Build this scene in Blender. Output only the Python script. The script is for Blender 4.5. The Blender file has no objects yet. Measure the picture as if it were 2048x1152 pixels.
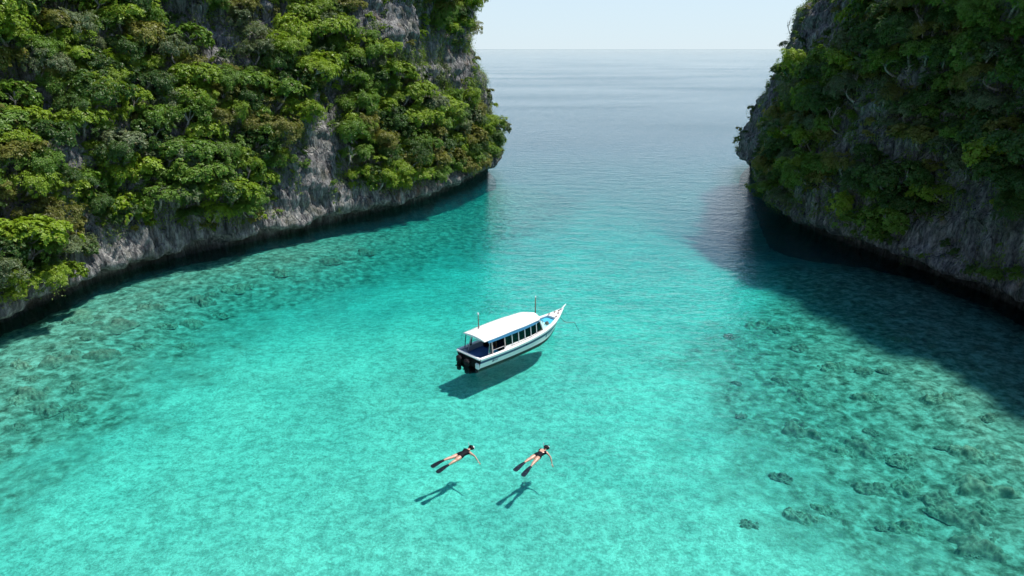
import bpy, bmesh, math, random
import numpy as np
from mathutils import Vector, Matrix

R = math.radians
rng = np.random.default_rng(7)
random.seed(7)
scene = bpy.context.scene
COL = scene.collection

# ------------------------------------------------------------------ camera
CAM_H = 19.0
PITCH = R(19.3)
FPX = 1365.0                                    # focal length in pixels of the 2048 wide photograph
cam_d = bpy.data.cameras.new('camera')
cam_d.sensor_width = 36.0
cam_d.lens = 36.0 * FPX / 2048.0
cam_d.clip_start = 0.5
cam_d.clip_end = 60000.0
cam = bpy.data.objects.new('camera', cam_d)
cam.location = (0, 0, CAM_H)
cam.rotation_euler = (R(90) - PITCH, 0, 0)
COL.objects.link(cam)
scene.camera = cam

# ------------------------------------------------------------------ sky, sun, exposure
SUN_EL = R(64)
SUN_AZ = R(75)                                  # clockwise from +Y (the way the camera looks) towards +X
world = bpy.data.worlds.new('World')
scene.world = world
world.use_nodes = True
wn = world.node_tree
wn.nodes.clear()
sky = wn.nodes.new('ShaderNodeTexSky')
sky.sky_type = 'NISHITA'
sky.sun_disc = False
sky.sun_elevation = SUN_EL
sky.sun_rotation = SUN_AZ
sky.altitude = 0
sky.air_density = 0.8
sky.dust_density = 0.05
sky.ozone_density = 1.0
bg = wn.nodes.new('ShaderNodeBackground')
bg.inputs['Strength'].default_value = 0.15
wo = wn.nodes.new('ShaderNodeOutputWorld')
# humid sea air: the sky pales towards the horizon, the same all round
tcw = wn.nodes.new('ShaderNodeTexCoord')
sep = wn.nodes.new('ShaderNodeSeparateXYZ')
wn.links.new(tcw.outputs['Generated'], sep.inputs[0])
mr = wn.nodes.new('ShaderNodeMapRange')
mr.interpolation_type = 'SMOOTHSTEP'
wn.links.new(sep.outputs[2], mr.inputs[0])
for i_, v_ in ((1, -0.02), (2, 0.48), (3, 0.9), (4, 0.0)):
    mr.inputs[i_].default_value = v_
mxw = wn.nodes.new('ShaderNodeMix')
mxw.data_type = 'RGBA'
wn.links.new(mr.outputs[0], mxw.inputs[0])
wn.links.new(sky.outputs[0], mxw.inputs[6])
mxw.inputs[7].default_value = (3.45, 4.25, 4.85, 1)
wn.links.new(mxw.outputs[2], bg.inputs[0])
wn.links.new(bg.outputs[0], wo.inputs[0])

sun_d = bpy.data.lights.new('sun', 'SUN')
sun_d.energy = 5.0
sun_d.angle = R(2.5)
sun_d.color = (1.0, 0.955, 0.88)
sun = bpy.data.objects.new('sun', sun_d)
SUN_DIR = Vector((math.cos(SUN_EL) * math.sin(SUN_AZ), math.cos(SUN_EL) * math.cos(SUN_AZ), math.sin(SUN_EL)))
sun.rotation_euler = SUN_DIR.to_track_quat('Z', 'Y').to_euler()
sun.location = SUN_DIR * 100
COL.objects.link(sun)

vs = scene.view_settings
vs.view_transform = 'Standard'
vs.look = 'None'
vs.exposure = 0.3
vs.gamma = 1.0
vs.use_curve_mapping = False
scene.cycles.use_denoising = True
scene.cycles.adaptive_threshold = 0.02
scene.cycles.max_bounces = 6
scene.cycles.diffuse_bounces = 3
scene.cycles.glossy_bounces = 3
scene.cycles.transparent_max_bounces = 16
scene.cycles.volume_bounces = 0
scene.cycles.caustics_reflective = True
scene.cycles.blur_glossy = 1.0
scene.cycles.caustics_refractive = False
scene.cycles.sample_clamp_indirect = 6.0

# ------------------------------------------------------------------ helpers
FWD = np.array([0, math.cos(PITCH), -math.sin(PITCH)])
UP = np.array([0, math.sin(PITCH), math.cos(PITCH)])


def ground(px, py, z=0.0):
    """the point of the level z that the photograph shows at a pixel"""
    d = FWD + np.array([1.0, 0, 0]) * (px - 1024) / FPX - UP * (py - 576) / FPX
    t = (z - CAM_H) / d[2]
    return np.array([0, 0, CAM_H]) + d * t


def project(P):
    P = np.asarray(P, float)
    d = P - np.array([0, 0, CAM_H])
    w = d @ FWD
    w = np.where(w < 0.1, 0.1, w)
    return 1024 + FPX * d[..., 0] / w, 576 - FPX * (d @ UP) / w, d @ FWD


_perm = np.random.default_rng(11).permutation(256)
_perm = np.concatenate([_perm, _perm, _perm])
_grad = np.random.default_rng(12).normal(size=(256, 3))
_grad /= np.linalg.norm(_grad, axis=1)[:, None]


def perlin(P):
    P = np.asarray(P, float)
    i = np.floor(P).astype(int)
    f = P - i
    u = f * f * f * (f * (f * 6 - 15) + 10)
    i &= 255
    out = np.zeros(P.shape[:-1])
    for dx in (0, 1):
        for dy in (0, 1):
            for dz in (0, 1):
                h = _perm[_perm[_perm[i[..., 0] + dx] + i[..., 1] + dy] + i[..., 2] + dz]
                g = _grad[h]
                dot = g[..., 0] * (f[..., 0] - dx) + g[..., 1] * (f[..., 1] - dy) + g[..., 2] * (f[..., 2] - dz)
                w = (u[..., 0] if dx else 1 - u[..., 0]) * (u[..., 1] if dy else 1 - u[..., 1]) * (u[..., 2] if dz else 1 - u[..., 2])
                out += w * dot
    return out * 1.6


def fbm(P, octaves=4, gain=0.5):
    a, s, o = 1.0, 0.0, 0.0
    P = np.asarray(P, float)
    for k in range(octaves):
        o = o + a * perlin(P * (2.03 ** k) + 17.3 * k)
        s += a
        a *= gain
    return o / s


def sstep(a, b, x):
    t = np.clip((np.asarray(x, float) - a) / (b - a), 0, 1)
    return t * t * (3 - 2 * t)


def tag(o, label=None, cat=None, group=None, kind=None):
    if label: o['label'] = label
    if cat: o['category'] = cat
    if group: o['group'] = group
    if kind: o['kind'] = kind
    return o


def link(o, parent=None):
    COL.objects.link(o)
    if parent is not None:
        o.parent = parent
    return o


def empty(name, loc=(0, 0, 0), rz=0.0):
    o = bpy.data.objects.new(name, None)
    o.empty_display_size = 0.3
    o.location = loc
    o.rotation_euler = (0, 0, rz)
    return link(o)


def mesh_np(name, verts, faces, mat=None, smooth=False):
    """mesh from numpy arrays; faces is (n, 3) or (n, 4)"""
    me = bpy.data.meshes.new(name)
    verts = np.asarray(verts, np.float32)
    faces = np.asarray(faces, np.int32)
    n, k = faces.shape
    me.vertices.add(len(verts))
    me.vertices.foreach_set('co', verts.ravel())
    me.loops.add(n * k)
    me.loops.foreach_set('vertex_index', faces.ravel())
    me.polygons.add(n)
    me.polygons.foreach_set('loop_start', np.arange(0, n * k, k, dtype=np.int32))
    me.polygons.foreach_set('loop_total', np.full(n, k, np.int32))
    if smooth:
        me.polygons.foreach_set('use_smooth', np.ones(n, bool))
    me.update(calc_edges=True)
    me.validate()
    if mat: me.materials.append(mat)
    return me


def obj(name, me, parent=None):
    return link(bpy.data.objects.new(name, me), parent)


def grid_faces(nu, nv):
    i = np.arange(nu - 1)[:, None] * nv + np.arange(nv - 1)[None, :]
    i = i.ravel()
    return np.stack([i, i + nv, i + nv + 1, i + 1], 1)


class MB:
    """collects shapes for one part"""
    def __init__(self):
        self.v = []
        self.f = []

    def add(self, vs, fs):
        b = len(self.v)
        self.v += [tuple(map(float, p)) for p in vs]
        self.f += [tuple(i + b for i in f) for f in fs]
        return self

    def box(self, x0, x1, y0, y1, z0, z1):
        return self.add([(x0, y0, z0), (x1, y0, z0), (x1, y1, z0), (x0, y1, z0), (x0, y0, z1), (x1, y0, z1), (x1, y1, z1), (x0, y1, z1)],
                        [(0, 3, 2, 1), (4, 5, 6, 7), (0, 1, 5, 4), (1, 2, 6, 5), (2, 3, 7, 6), (3, 0, 4, 7)])

    def tube(self, pts, r, n=8, cap=True):
        pts = [Vector(p) for p in pts]
        rr = r if hasattr(r, '__len__') else [r] * len(pts)
        rings = []
        for k, p in enumerate(pts):
            t = (pts[min(k + 1, len(pts) - 1)] - pts[max(k - 1, 0)]).normalized()
            a = t.orthogonal().normalized() if k == 0 else (pa - t * pa.dot(t)).normalized()
            pa = a
            b = t.cross(a)
            rings.append([p + (a * math.cos(2 * math.pi * j / n) + b * math.sin(2 * math.pi * j / n)) * rr[k] for j in range(n)])
        vs = [q for ring in rings for q in ring]
        fs = []
        for k in range(len(pts) - 1):
            for j in range(n):
                fs.append((k * n + j, k * n + (j + 1) % n, (k + 1) * n + (j + 1) % n, (k + 1) * n + j))
        if cap:
            fs.append(tuple(range(n - 1, -1, -1)))
            m = (len(pts) - 1) * n
            fs.append(tuple(range(m, m + n)))
        return self.add(vs, fs)

    def loft(self, rows, close=False):
        n = len(rows[0])
        fs = []
        for k in range(len(rows) - 1):
            for j in range(n if close else n - 1):
                fs.append((k * n + j, k * n + (j + 1) % n, (k + 1) * n + (j + 1) % n, (k + 1) * n + j))
        return self.add([p for r_ in rows for p in r_], fs)

    def mesh(self, name, mat, smooth=False, bevel=0.0):
        me = bpy.data.meshes.new(name)
        me.from_pydata(self.v, [], self.f)
        bm = bmesh.new()
        bm.from_mesh(me)
        bmesh.ops.remove_doubles(bm, verts=bm.verts, dist=1e-5)
        bmesh.ops.recalc_face_normals(bm, faces=bm.faces)
        if bevel:
            bmesh.ops.bevel(bm, geom=bm.edges[:], offset=bevel, segments=2, affect='EDGES', clamp_overlap=True)
        bm.to_mesh(me)
        bm.free()
        for p in me.polygons: p.use_smooth = smooth
        me.materials.append(mat)
        return me

    def build(self, name, mat, parent=None, smooth=False, bevel=0.0):
        return obj(name, self.mesh(name, mat, smooth, bevel), parent)


# ------------------------------------------------------------------ materials
class NT:
    def __init__(self, name):
        self.m = bpy.data.materials.new(name)
        self.m.use_nodes = True
        self.t = self.m.node_tree
        self.t.nodes.clear()
        self.out = self.t.nodes.new('ShaderNodeOutputMaterial')

    def n(self, typ, **kw):
        nd = self.t.nodes.new(typ)
        for k, v in kw.items():
            if k in nd.inputs.keys() if isinstance(k, str) else False:
                self.set(nd.inputs[k], v)
            else:
                setattr(nd, k, v)
        return nd

    def set(self, sock, v):
        if isinstance(v, bpy.types.NodeSocket):
            self.t.links.new(v, sock)
        else:
            sock.default_value = v

    def __call__(self, typ, inputs=None, **kw):
        nd = self.t.nodes.new(typ)
        for k, v in kw.items(): setattr(nd, k, v)
        for k, v in (inputs or {}).items(): self.set(nd.inputs[k], v)
        return nd

    def math(self, op, a, b=0.0, clamp=False):
        nd = self('ShaderNodeMath', {0: a, 1: b}, operation=op, use_clamp=clamp)
        return nd.outputs[0]

    def mix(self, fac, a, b, blend='MIX'):
        nd = self('ShaderNodeMix', data_type='RGBA', blend_type=blend)
        self.set(nd.inputs[0], fac)
        self.set(nd.inputs[6], a)
        self.set(nd.inputs[7], b)
        return nd.outputs[2]

    def ramp(self, fac, stops):
        nd = self('ShaderNodeValToRGB', {0: fac})
        e = nd.color_ramp.elements
        while len(e) < len(stops): e.new(0.5)
        for k, (p, c) in enumerate(stops):
            e[k].position = p
            e[k].color = c if len(c) == 4 else (*c, 1)
        return nd.outputs[0]

    def pos(self, scale=(1, 1, 1), rot=(0, 0, 0), loc=(0, 0, 0)):
        g = self('ShaderNodeNewGeometry')
        mp = self('ShaderNodeMapping', {0: g.outputs['Position'], 1: loc, 2: rot, 3: scale})
        return mp.outputs[0]

    def noise(self, vec, scale, detail=3, rough=0.5, dist=0.0):
        nd = self('ShaderNodeTexNoise', {'Vector': vec, 'Scale': scale, 'Detail': detail, 'Roughness': rough, 'Distortion': dist})
        return nd.outputs[0]


def simple(name, col, rough=0.5, spec=0.5, metal=0.0, var=0.12, vscale=3.0, coat=0.0):
    """plain painted or moulded surface with faint uneven wear"""
    k = NT(name)
    tc = k('ShaderNodeTexCoord')
    nz = k.noise(tc.outputs['Object'], vscale, 5, 0.6)
    f = k.math('MULTIPLY_ADD', nz, 2 * var)
    nd = f.node
    nd.inputs[2].default_value = 1 - var
    c = k.mix(1.0, (*col, 1), (1, 1, 1, 1), 'MULTIPLY')
    k.t.links.new(f, c.node.inputs[7])
    rr = k.math('MULTIPLY_ADD', nz, 0.2)
    rr.node.inputs[2].default_value = max(rough - 0.1, 0.02)
    p = k('ShaderNodeBsdfPrincipled', {'Base Color': c, 'Roughness': rr, 'Metallic': metal, 'Specular IOR Level': spec, 'Coat Weight': coat})
    k.t.links.new(p.outputs[0], k.out.inputs[0])
    return k.m


def mat_rock(name, tint=(1, 1, 1)):
    k = NT(name)
    # vertical staining: stretched in z
    streak = k.noise(k.pos((1, 1, 0.14)), 1.7, 6, 0.66, 0.3)
    fine = k.noise(k.pos((1, 1, 0.38)), 5.0, 5, 0.7)
    big = k.noise(k.pos(), 0.16, 3, 0.5)
    base = k.ramp(streak, [(0.30, (0.04, 0.042, 0.046)), (0.42, (0.155, 0.16, 0.17)), (0.53, (0.30, 0.305, 0.31)), (0.66, (0.50, 0.50, 0.49))])
    f2 = k.ramp(fine, [(0.32, (0.30, 0.30, 0.31)), (0.5, (0.9, 0.9, 0.9)), (0.68, (1.35, 1.33, 1.3))])
    c = k.mix(1.0, base, f2, 'MULTIPLY')
    och = k.ramp(k.noise(k.pos((1, 1, 0.6), loc=(7, 3, 1)), 0.7, 5, 0.6), [(0.60, (0, 0, 0)), (0.72, (1, 1, 1))])
    c = k.mix(k.math('MULTIPLY', och, 0.4), c, (0.34, 0.2, 0.105, 1))
    moss = k.ramp(k.noise(k.pos((1, 1, 0.5), loc=(1, 13, 5)), 0.55, 5, 0.65), [(0.5, (0, 0, 0)), (0.66, (1, 1, 1))])
    c = k.mix(k.math('MULTIPLY', moss, 0.5), c, (0.055, 0.07, 0.025, 1))
    c = k.mix(1.0, c, k.ramp(big, [(0.3, (0.75, 0.75, 0.77)), (0.7, (1.1, 1.08, 1.05))]), 'MULTIPLY')
    # belt just above the water: darker than the rock higher up
    g = k('ShaderNodeNewGeometry')
    sx = k('ShaderNodeSeparateXYZ', {0: g.outputs['Position']})
    zz = k.math('ADD', sx.outputs[2], k.math('MULTIPLY', k.noise(k.pos(), 0.6, 3), 1.6))
    belt = k.ramp(k.math('MULTIPLY', zz, 0.25), [(0.28, (1, 1, 1)), (0.50, (0, 0, 0))])
    c = k.mix(k.math('MULTIPLY', belt, 0.8), c, (0.03, 0.028, 0.022, 1))
    c = k.mix(1.0, c, (*tint, 1), 'MULTIPLY')
    vor = k('ShaderNodeTexVoronoi', {'Vector': k.pos((1, 1, 0.22)), 'Scale': 1.5}, feature='DISTANCE_TO_EDGE')
    crack = k.math('MINIMUM', vor.outputs['Distance'], 0.12)
    h = k.math('ADD', k.math('ADD', k.math('MULTIPLY', fine, 0.4), k.math('MULTIPLY', streak, 0.8)), k.math('MULTIPLY', crack, 2.2))
    b = k('ShaderNodeBump', {'Strength': 0.9, 'Distance': 0.8, 'Height': h})
    p = k('ShaderNodeBsdfPrincipled', {'Base Color': c, 'Roughness': 0.9, 'Specular IOR Level': 0.2, 'Normal': b.outputs[0]})
    k.t.links.new(p.outputs[0], k.out.inputs[0])
    return k.m


def mat_leaf(name, dark, light, trans=0.36):
    k = NT(name)
    at = k('ShaderNodeAttribute', attribute_name='leafvar')
    oi = k('ShaderNodeObjectInfo')
    sep = k('ShaderNodeSeparateColor', {0: at.outputs['Color']})
    f = k.math('ADD', k.math('MULTIPLY', sep.outputs[0], 0.6), k.math('MULTIPLY', oi.outputs['Random'], 0.4))
    c = k.mix(f, (*dark, 1), (*light, 1))
    # a few dry or flushing leaves
    dry = k.math('GREATER_THAN', sep.outputs[1], 0.955)
    c = k.mix(k.math('MULTIPLY', dry, 0.6), c, (0.2, 0.13, 0.04, 1))
    p = k('ShaderNodeBsdfPrincipled', {'Base Color': c, 'Roughness': 0.45, 'Specular IOR Level': 0.35})
    tr = k('ShaderNodeBsdfTranslucent', {0: k.mix(1.0, c, (1.25, 1.3, 0.6, 1), 'MULTIPLY')})
    ms = k('ShaderNodeMixShader', {0: trans, 1: p.outputs[0], 2: tr.outputs[0]})
    k.t.links.new(ms.outputs[0], k.out.inputs[0])
    return k.m


def mat_bark():
    k = NT('bark')
    c = k.ramp(k.noise(k.pos((1, 1, 0.3)), 6, 4), [(0.3, (0.12, 0.10, 0.08)), (0.7, (0.40, 0.37, 0.33))])
    p = k('ShaderNodeBsdfPrincipled', {'Base Color': c, 'Roughness': 0.9})
    k.t.links.new(p.outputs[0], k.out.inputs[0])
    return k.m


def mat_sand():
    k = NT('sand_and_reef')
    at = k('ShaderNodeAttribute', attribute_name='reef')
    reef = k('ShaderNodeSeparateColor', {0: at.outputs['Color']}).outputs[0]
    # pale coral sand; the mottled colour also imitates the bright network of ripple light
    n1 = k.noise(k.pos((1, 1.15, 1)), 2.0, 5, 0.72, 0.15)
    n2 = k.noise(k.pos((1, 1, 1)), 8.0, 3, 0.6, 0.3)
    sand = k.ramp(k.math('ADD', k.math('MULTIPLY', n1, 0.6), k.math('MULTIPLY', n2, 0.4)),
                  [(0.37, (0.30, 0.32, 0.26)), (0.47, (0.44, 0.45, 0.37)), (0.57, (0.66, 0.66, 0.55))])
    patch = k.noise(k.pos(loc=(21, 4, 0)), 0.22, 3, 0.6)
    sand = k.mix(1.0, sand, k.ramp(patch, [(0.35, (0.80, 0.82, 0.80)), (0.65, (1.12, 1.10, 1.06))]), 'MULTIPLY')
    # rubble and weed of the fringing reef
    r1 = k.noise(k.pos(loc=(3, 8, 0)), 0.36, 4, 0.66, 0.2)
    r2 = k.noise(k.pos(loc=(13, 2, 0)), 1.6, 5, 0.7, 0.2)
    rub = k.ramp(r2, [(0.33, (0.07, 0.07, 0.045)), (0.45, (0.22, 0.2, 0.14)), (0.56, (0.42, 0.38, 0.29)), (0.66, (0.58, 0.54, 0.43))])
    thr = k.math('ADD', k.math('MULTIPLY', reef, 0.62), k.math('ADD', k.math('MULTIPLY', r1, 0.75), k.math('MULTIPLY', r2, 0.25)))
    m = k.ramp(thr, [(0.66, (0, 0, 0)), (0.86, (1, 1, 1))])
    c = k.mix(m, sand, rub)
    h = k.math('ADD', k.math('MULTIPLY', n1, 0.2), k.math('MULTIPLY', n2, 0.06))
    b = k('ShaderNodeBump', {'Strength': 0.7, 'Distance': 1.0, 'Height': h})
    p = k('ShaderNodeBsdfDiffuse', {'Color': c, 'Normal': b.outputs[0]})
    k.t.links.new(p.outputs[0], k.out.inputs[0])
    return k.m


def mat_water():
    k = NT('sea_water')
    # ripples in metres of height, wind along the inlet
    rot = (0, 0, R(24))
    h1 = k.noise(k.pos((0.55, 1.2, 1), rot), 0.55, 1, 0.5, 0.0)
    h2 = k.noise(k.pos((0.7, 1.25, 1), rot), 1.9, 2, 0.6, 0.0)
    h3 = k.noise(k.pos((0.8, 1.2, 1), rot), 6.5, 1, 0.6, 0.0)
    gust = k.ramp(k.noise(k.pos((0.35, 1, 1)), 0.016, 2, 0.6), [(0.35, (0.45, 0.45, 0.45)), (0.65, (1.15, 1.15, 1.15))])
    h = k.math('ADD', k.math('ADD', k.math('MULTIPLY', h1, 0.13), k.math('MULTIPLY', h2, 0.10)), k.math('MULTIPLY', h3, 0.036))
    h = k.math('MULTIPLY', h, gust)
    b = k('ShaderNodeBump', {'Strength': 1.0, 'Distance': 1.0, 'Height': h})
    fr = k('ShaderNodeFresnel', {'IOR': 1.333, 'Normal': b.outputs[0]})
    tr = k('ShaderNodeBsdfTransparent', {0: (1, 1, 1, 1)})
    gl = k('ShaderNodeBsdfGlossy', {'Color': (1, 1, 1, 1), 'Roughness': 0.06, 'Normal': b.outputs[0]})
    ms = k('ShaderNodeMixShader', {0: fr.outputs[0], 1: tr.outputs[0], 2: gl.outputs[0]})
    k.t.links.new(ms.outputs[0], k.out.inputs['Surface'])
    # the red end of the light is soaked up by the water itself: sigma = density * (1 - colour)
    va = k('ShaderNodeVolumeAbsorption', {'Color': (0.0, 0.89, 0.915, 1), 'Density': 0.40})
    sc_ = k('ShaderNodeVolumeScatter', {'Color': (0.05, 0.7, 1.0, 1), 'Density': 0.020, 'Anisotropy': 0.0})
    ad = k('ShaderNodeAddShader', {0: va.outputs[0], 1: sc_.outputs[0]})
    k.t.links.new(ad.outputs[0], k.out.inputs['Volume'])
    return k.m


M = {}
M['cliff_rock'] = mat_rock('limestone', (0.88, 0.87, 0.845))  # one limestone colour for both cliffs
M['bark'] = mat_bark()
LEAF = {
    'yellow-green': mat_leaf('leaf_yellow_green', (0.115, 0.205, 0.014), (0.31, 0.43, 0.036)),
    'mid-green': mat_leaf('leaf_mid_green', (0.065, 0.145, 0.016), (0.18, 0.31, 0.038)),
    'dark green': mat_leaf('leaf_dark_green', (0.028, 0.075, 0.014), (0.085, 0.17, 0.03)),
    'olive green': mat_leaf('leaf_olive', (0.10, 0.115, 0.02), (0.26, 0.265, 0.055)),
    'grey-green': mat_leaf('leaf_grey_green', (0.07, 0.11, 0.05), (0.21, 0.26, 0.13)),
}
M['undergrowth'] = mat_leaf('leaf_undergrowth', (0.045, 0.095, 0.014), (0.18, 0.27, 0.042))
M['sand'] = mat_sand()
M['water'] = mat_water()

# ------------------------------------------------------------------ cliffs
LEFT_PX = [(0, 665), (100, 620), (200, 575), (300, 538), (400, 512), (500, 492), (600, 470), (700, 445), (800, 420), (860, 406), (900, 390), (950, 365), (985, 346)]
RIGHT_PX = [(1500, 340), (1522, 375), (1555, 440), (1610, 466), (1700, 500), (1800, 535), (1850, 555), (1950, 590), (2048, 640)]
left_base = [(-46, -25), (-42, 10), (-38, 32)] + [tuple(ground(*q)[:2]) for q in LEFT_PX] + [(-2.6, 116), (-4.5, 123), (-11, 130), (-26, 136), (-60, 142), (-120, 150)]
left_spine = [(-92, -20), (-90, 10), (-86, 40)] + [(-84 + 46 * t, 52 + 60 * t) for t in np.linspace(0, 1, len(LEFT_PX))] + [(-36, 114), (-37, 116), (-38, 117), (-42, 118), (-66, 120), (-122, 122)]
right_base = [(44, -25), (41, 12), (38.5, 34)] + [tuple(ground(*q)[:2]) for q in RIGHT_PX[::-1]] + [(39.8, 119), (42.5, 125), (50, 131), (64, 135), (100, 140), (160, 146)]
right_spine = [(88, -22), (84, 12), (80, 36)] + [(77 + 3 * t, 48 + 62 * t) for t in np.linspace(0, 1, len(RIGHT_PX))] + [(80, 112), (81, 115), (83, 117), (88, 118), (110, 120), (162, 122)]


def resample(base, spine, ds):
    B = np.array(base)
    S = np.array(spine)
    d = np.r_[0, np.cumsum(np.linalg.norm(np.diff(B, axis=0), axis=1))]
    # Catmull-like smoothing through dense linear + gaussian filter
    t = np.arange(0, d[-1], 0.25)
    Bi = np.stack([np.interp(t, d, B[:, k]) for k in (0, 1)], 1)
    Si = np.stack([np.interp(t, d, S[:, k]) for k in (0, 1)], 1)
    def sm(A, w):
        ker = np.exp(-0.5 * (np.arange(-3 * w, 3 * w + 1) / w) ** 2)
        ker /= ker.sum()
        Ap = np.pad(A, ((3 * w, 3 * w), (0, 0)), mode='edge')
        return np.stack([np.convolve(Ap[:, k], ker, 'valid') for k in (0, 1)], 1)
    Bi, Si = sm(Bi, 6), sm(Si, 40)
    px_, py_, w_ = project(np.concatenate([Bi, np.zeros((len(Bi), 1))], 1))
    seen = np.where((w_ > 8) & (px_ > -160) & (px_ < 2210) & (Bi[:, 1] < 128))[0]
    a_, b_ = t[seen[0]], t[seen[-1]]
    tt = np.concatenate([np.arange(0, a_, 0.9), np.arange(a_, b_, ds), np.arange(b_, t[-1], 0.9)])
    return tt, np.stack([np.interp(tt, t, Bi[:, k]) for k in (0, 1)], 1), np.stack([np.interp(tt, t, Si[:, k]) for k in (0, 1)], 1)


class Cliff:
    def __init__(self, base, spine, lean, top, seed, zvis=30.0):
        self.s, self.B, self.S = resample(base, spine, 0.19)
        zs = np.r_[np.arange(-9, -1.5, 0.75), np.arange(-1.5, 6.0, 0.14), np.arange(6.0, zvis, 0.21), np.arange(zvis, 90, 1.5)]
        self.z = zs
        din = self.S - self.B
        D = np.linalg.norm(din, axis=1)[:, None]
        self.din = din / D
        nu, nv = len(self.s), len(zs)
        Z = np.broadcast_to(zs[None, :], (nu, nv)).copy()
        T = np.broadcast_to(top(self.s, self.B)[:, None], (nu, nv))
        over = np.maximum(Z - T, 0)
        off = lean(np.minimum(Z, T), self.s[:, None]) + over * 1.6 + over ** 2 * 0.03
        Zr = np.minimum(Z, T) + over * 0.05
        P = np.empty((nu, nv, 3))
        P[..., :2] = self.B[:, None, :] + self.din[:, None, :] * off[..., None]
        P[..., 2] = Zr
        q = P + seed * 31.7
        grow = sstep(0.8, 9, Zr)
        big = 3.4 * grow * fbm(q / 15.0, 2)
        rid = 1 - 2 * np.abs(fbm(q / np.array([5.5, 5.5, 11.0]), 3))
        flute = 1 - 2.4 * np.abs(fbm(q / np.array([1.9, 1.9, 13.0]) + 5.1, 3))
        ledge = fbm(q / np.array([9, 9, 2.1]) + 9.7, 3)
        small = fbm(q / np.array([0.9, 0.9, 1.5]), 4, 0.62)
        d = big + (0.25 + 1.2 * grow) * (rid - 0.4) + 0.62 * (flute - 0.3) * sstep(0.9, 2.2, Zr) + 0.8 * ledge * grow + 0.5 * small - 0.32 * np.clip(0.16 - np.abs(fbm(q / np.array([1.3, 1.3, 5.0]) + 2.2, 2)), 0, 1) * 6 * sstep(1.2, 2.0, Zr) + 0.35 * ledge * sstep(1, 2, Zr) + 0.7 * (rid - 0.4) * sstep(1, 2.5, Zr) * (1 - grow)
        # tidal notch with an overhanging lip
        lip = 1.25 + 0.7 * perlin(np.stack([q[..., 0] / 5, q[..., 1] / 5, 0 * Z + seed], -1)) + 0.4 * perlin(np.stack([q[..., 0] / 1.2, q[..., 1] / 1.2, 0 * Z + seed], -1))
        d = d + 0.55 * np.exp(-((Zr - lip - 0.55) / 0.8) ** 2) - 1.5 * (1 - sstep(lip - 0.35, lip + 0.1, Zr)) * sstep(-2.5, -0.3, Zr)
        P[..., :2] -= self.din[:, None, :] * d[..., None]
        P[..., 2] += 0.25 * small * grow
        self.P = P
        du = np.gradient(P, self.s, axis=0)
        dv = np.gradient(P, zs, axis=1)
        n = np.cross(du, dv)
        n /= np.linalg.norm(n, axis=-1)[..., None] + 1e-9
        flip = np.sign(-(n[..., :2] * self.din[:, None, :]).sum(-1).mean())
        self.N = n * flip
        self.nu, self.nv = nu, nv
        self.faces = grid_faces(nu, nv)
        if flip < 0: self.faces = self.faces[:, ::-1]

    def build(self, name, mat):
        return obj(name, mesh_np(name, self.P.reshape(-1, 3), self.faces, mat, smooth=True))


def lean_left(z, s):
    return 0.10 * np.clip(z, 0, 4) + (0.38 - 0.2 * sstep(105, 145, s)) * np.maximum(z - 4, 0)


def lean_right(z, s):
    return 0.02 * np.clip(z, 0, 5) + (0.24 + 0.09 * sstep(86, 98, s)) * np.maximum(z - 5, 0) + 0.12 * np.maximum(z - 14, 0) * sstep(92, 104, s) + 0.5 * np.maximum(z - 25, 0) * sstep(92, 104, s)


def top_left(s, B):
    return 46 + 5 * perlin(np.stack([s / 22, 0 * s, 0 * s + 3.3], -1)) - 10 * sstep(100, 135, B[:, 1])


def top_right(s, B):
    return 29 + 2.5 * perlin(np.stack([s / 9, 0 * s, 0 * s + 8.1], -1)) + 12 * sstep(42, 50, B[:, 1]) * (1 - sstep(56, 68, B[:, 1])) - 2 * sstep(64, 84, B[:, 1])


CL = Cliff(left_base, left_spine, lean_left, top_left, 1.0)
CR = Cliff(right_base, right_spine, lean_right, top_right, 2.0)
o = CL.build('cliff', M['cliff_rock'])
tag(o, 'sunlit grey limestone cliff covered in jungle on the left of the inlet', 'cliff', kind='structure')
o = CR.build('cliff', M['cliff_rock'])
tag(o, 'shaded grey limestone cliff with dark jungle on the right of the inlet', 'cliff', kind='structure')

# ------------------------------------------------------------------ seabed and water
def seg_dist(P, line):
    L = np.asarray(line)[::3]
    best = np.full(P.shape[:-1], 1e9)
    for k in range(len(L)):
        best = np.minimum(best, (P[..., 0] - L[k, 0]) ** 2 + (P[..., 1] - L[k, 1]) ** 2)
    return np.sqrt(best)


def graded(a, b, step, far, ratio=1.35):
    x = list(np.arange(a, b + step / 2, step))
    for sgn in (-1, 1):
        e = a if sgn < 0 else b
        st = step
        out = []
        while abs(e) < far:
            st *= ratio
            e += sgn * st
            out.append(e)
        x = (out[::-1] + x) if sgn < 0 else (x + out)
    return np.array(x)


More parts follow.
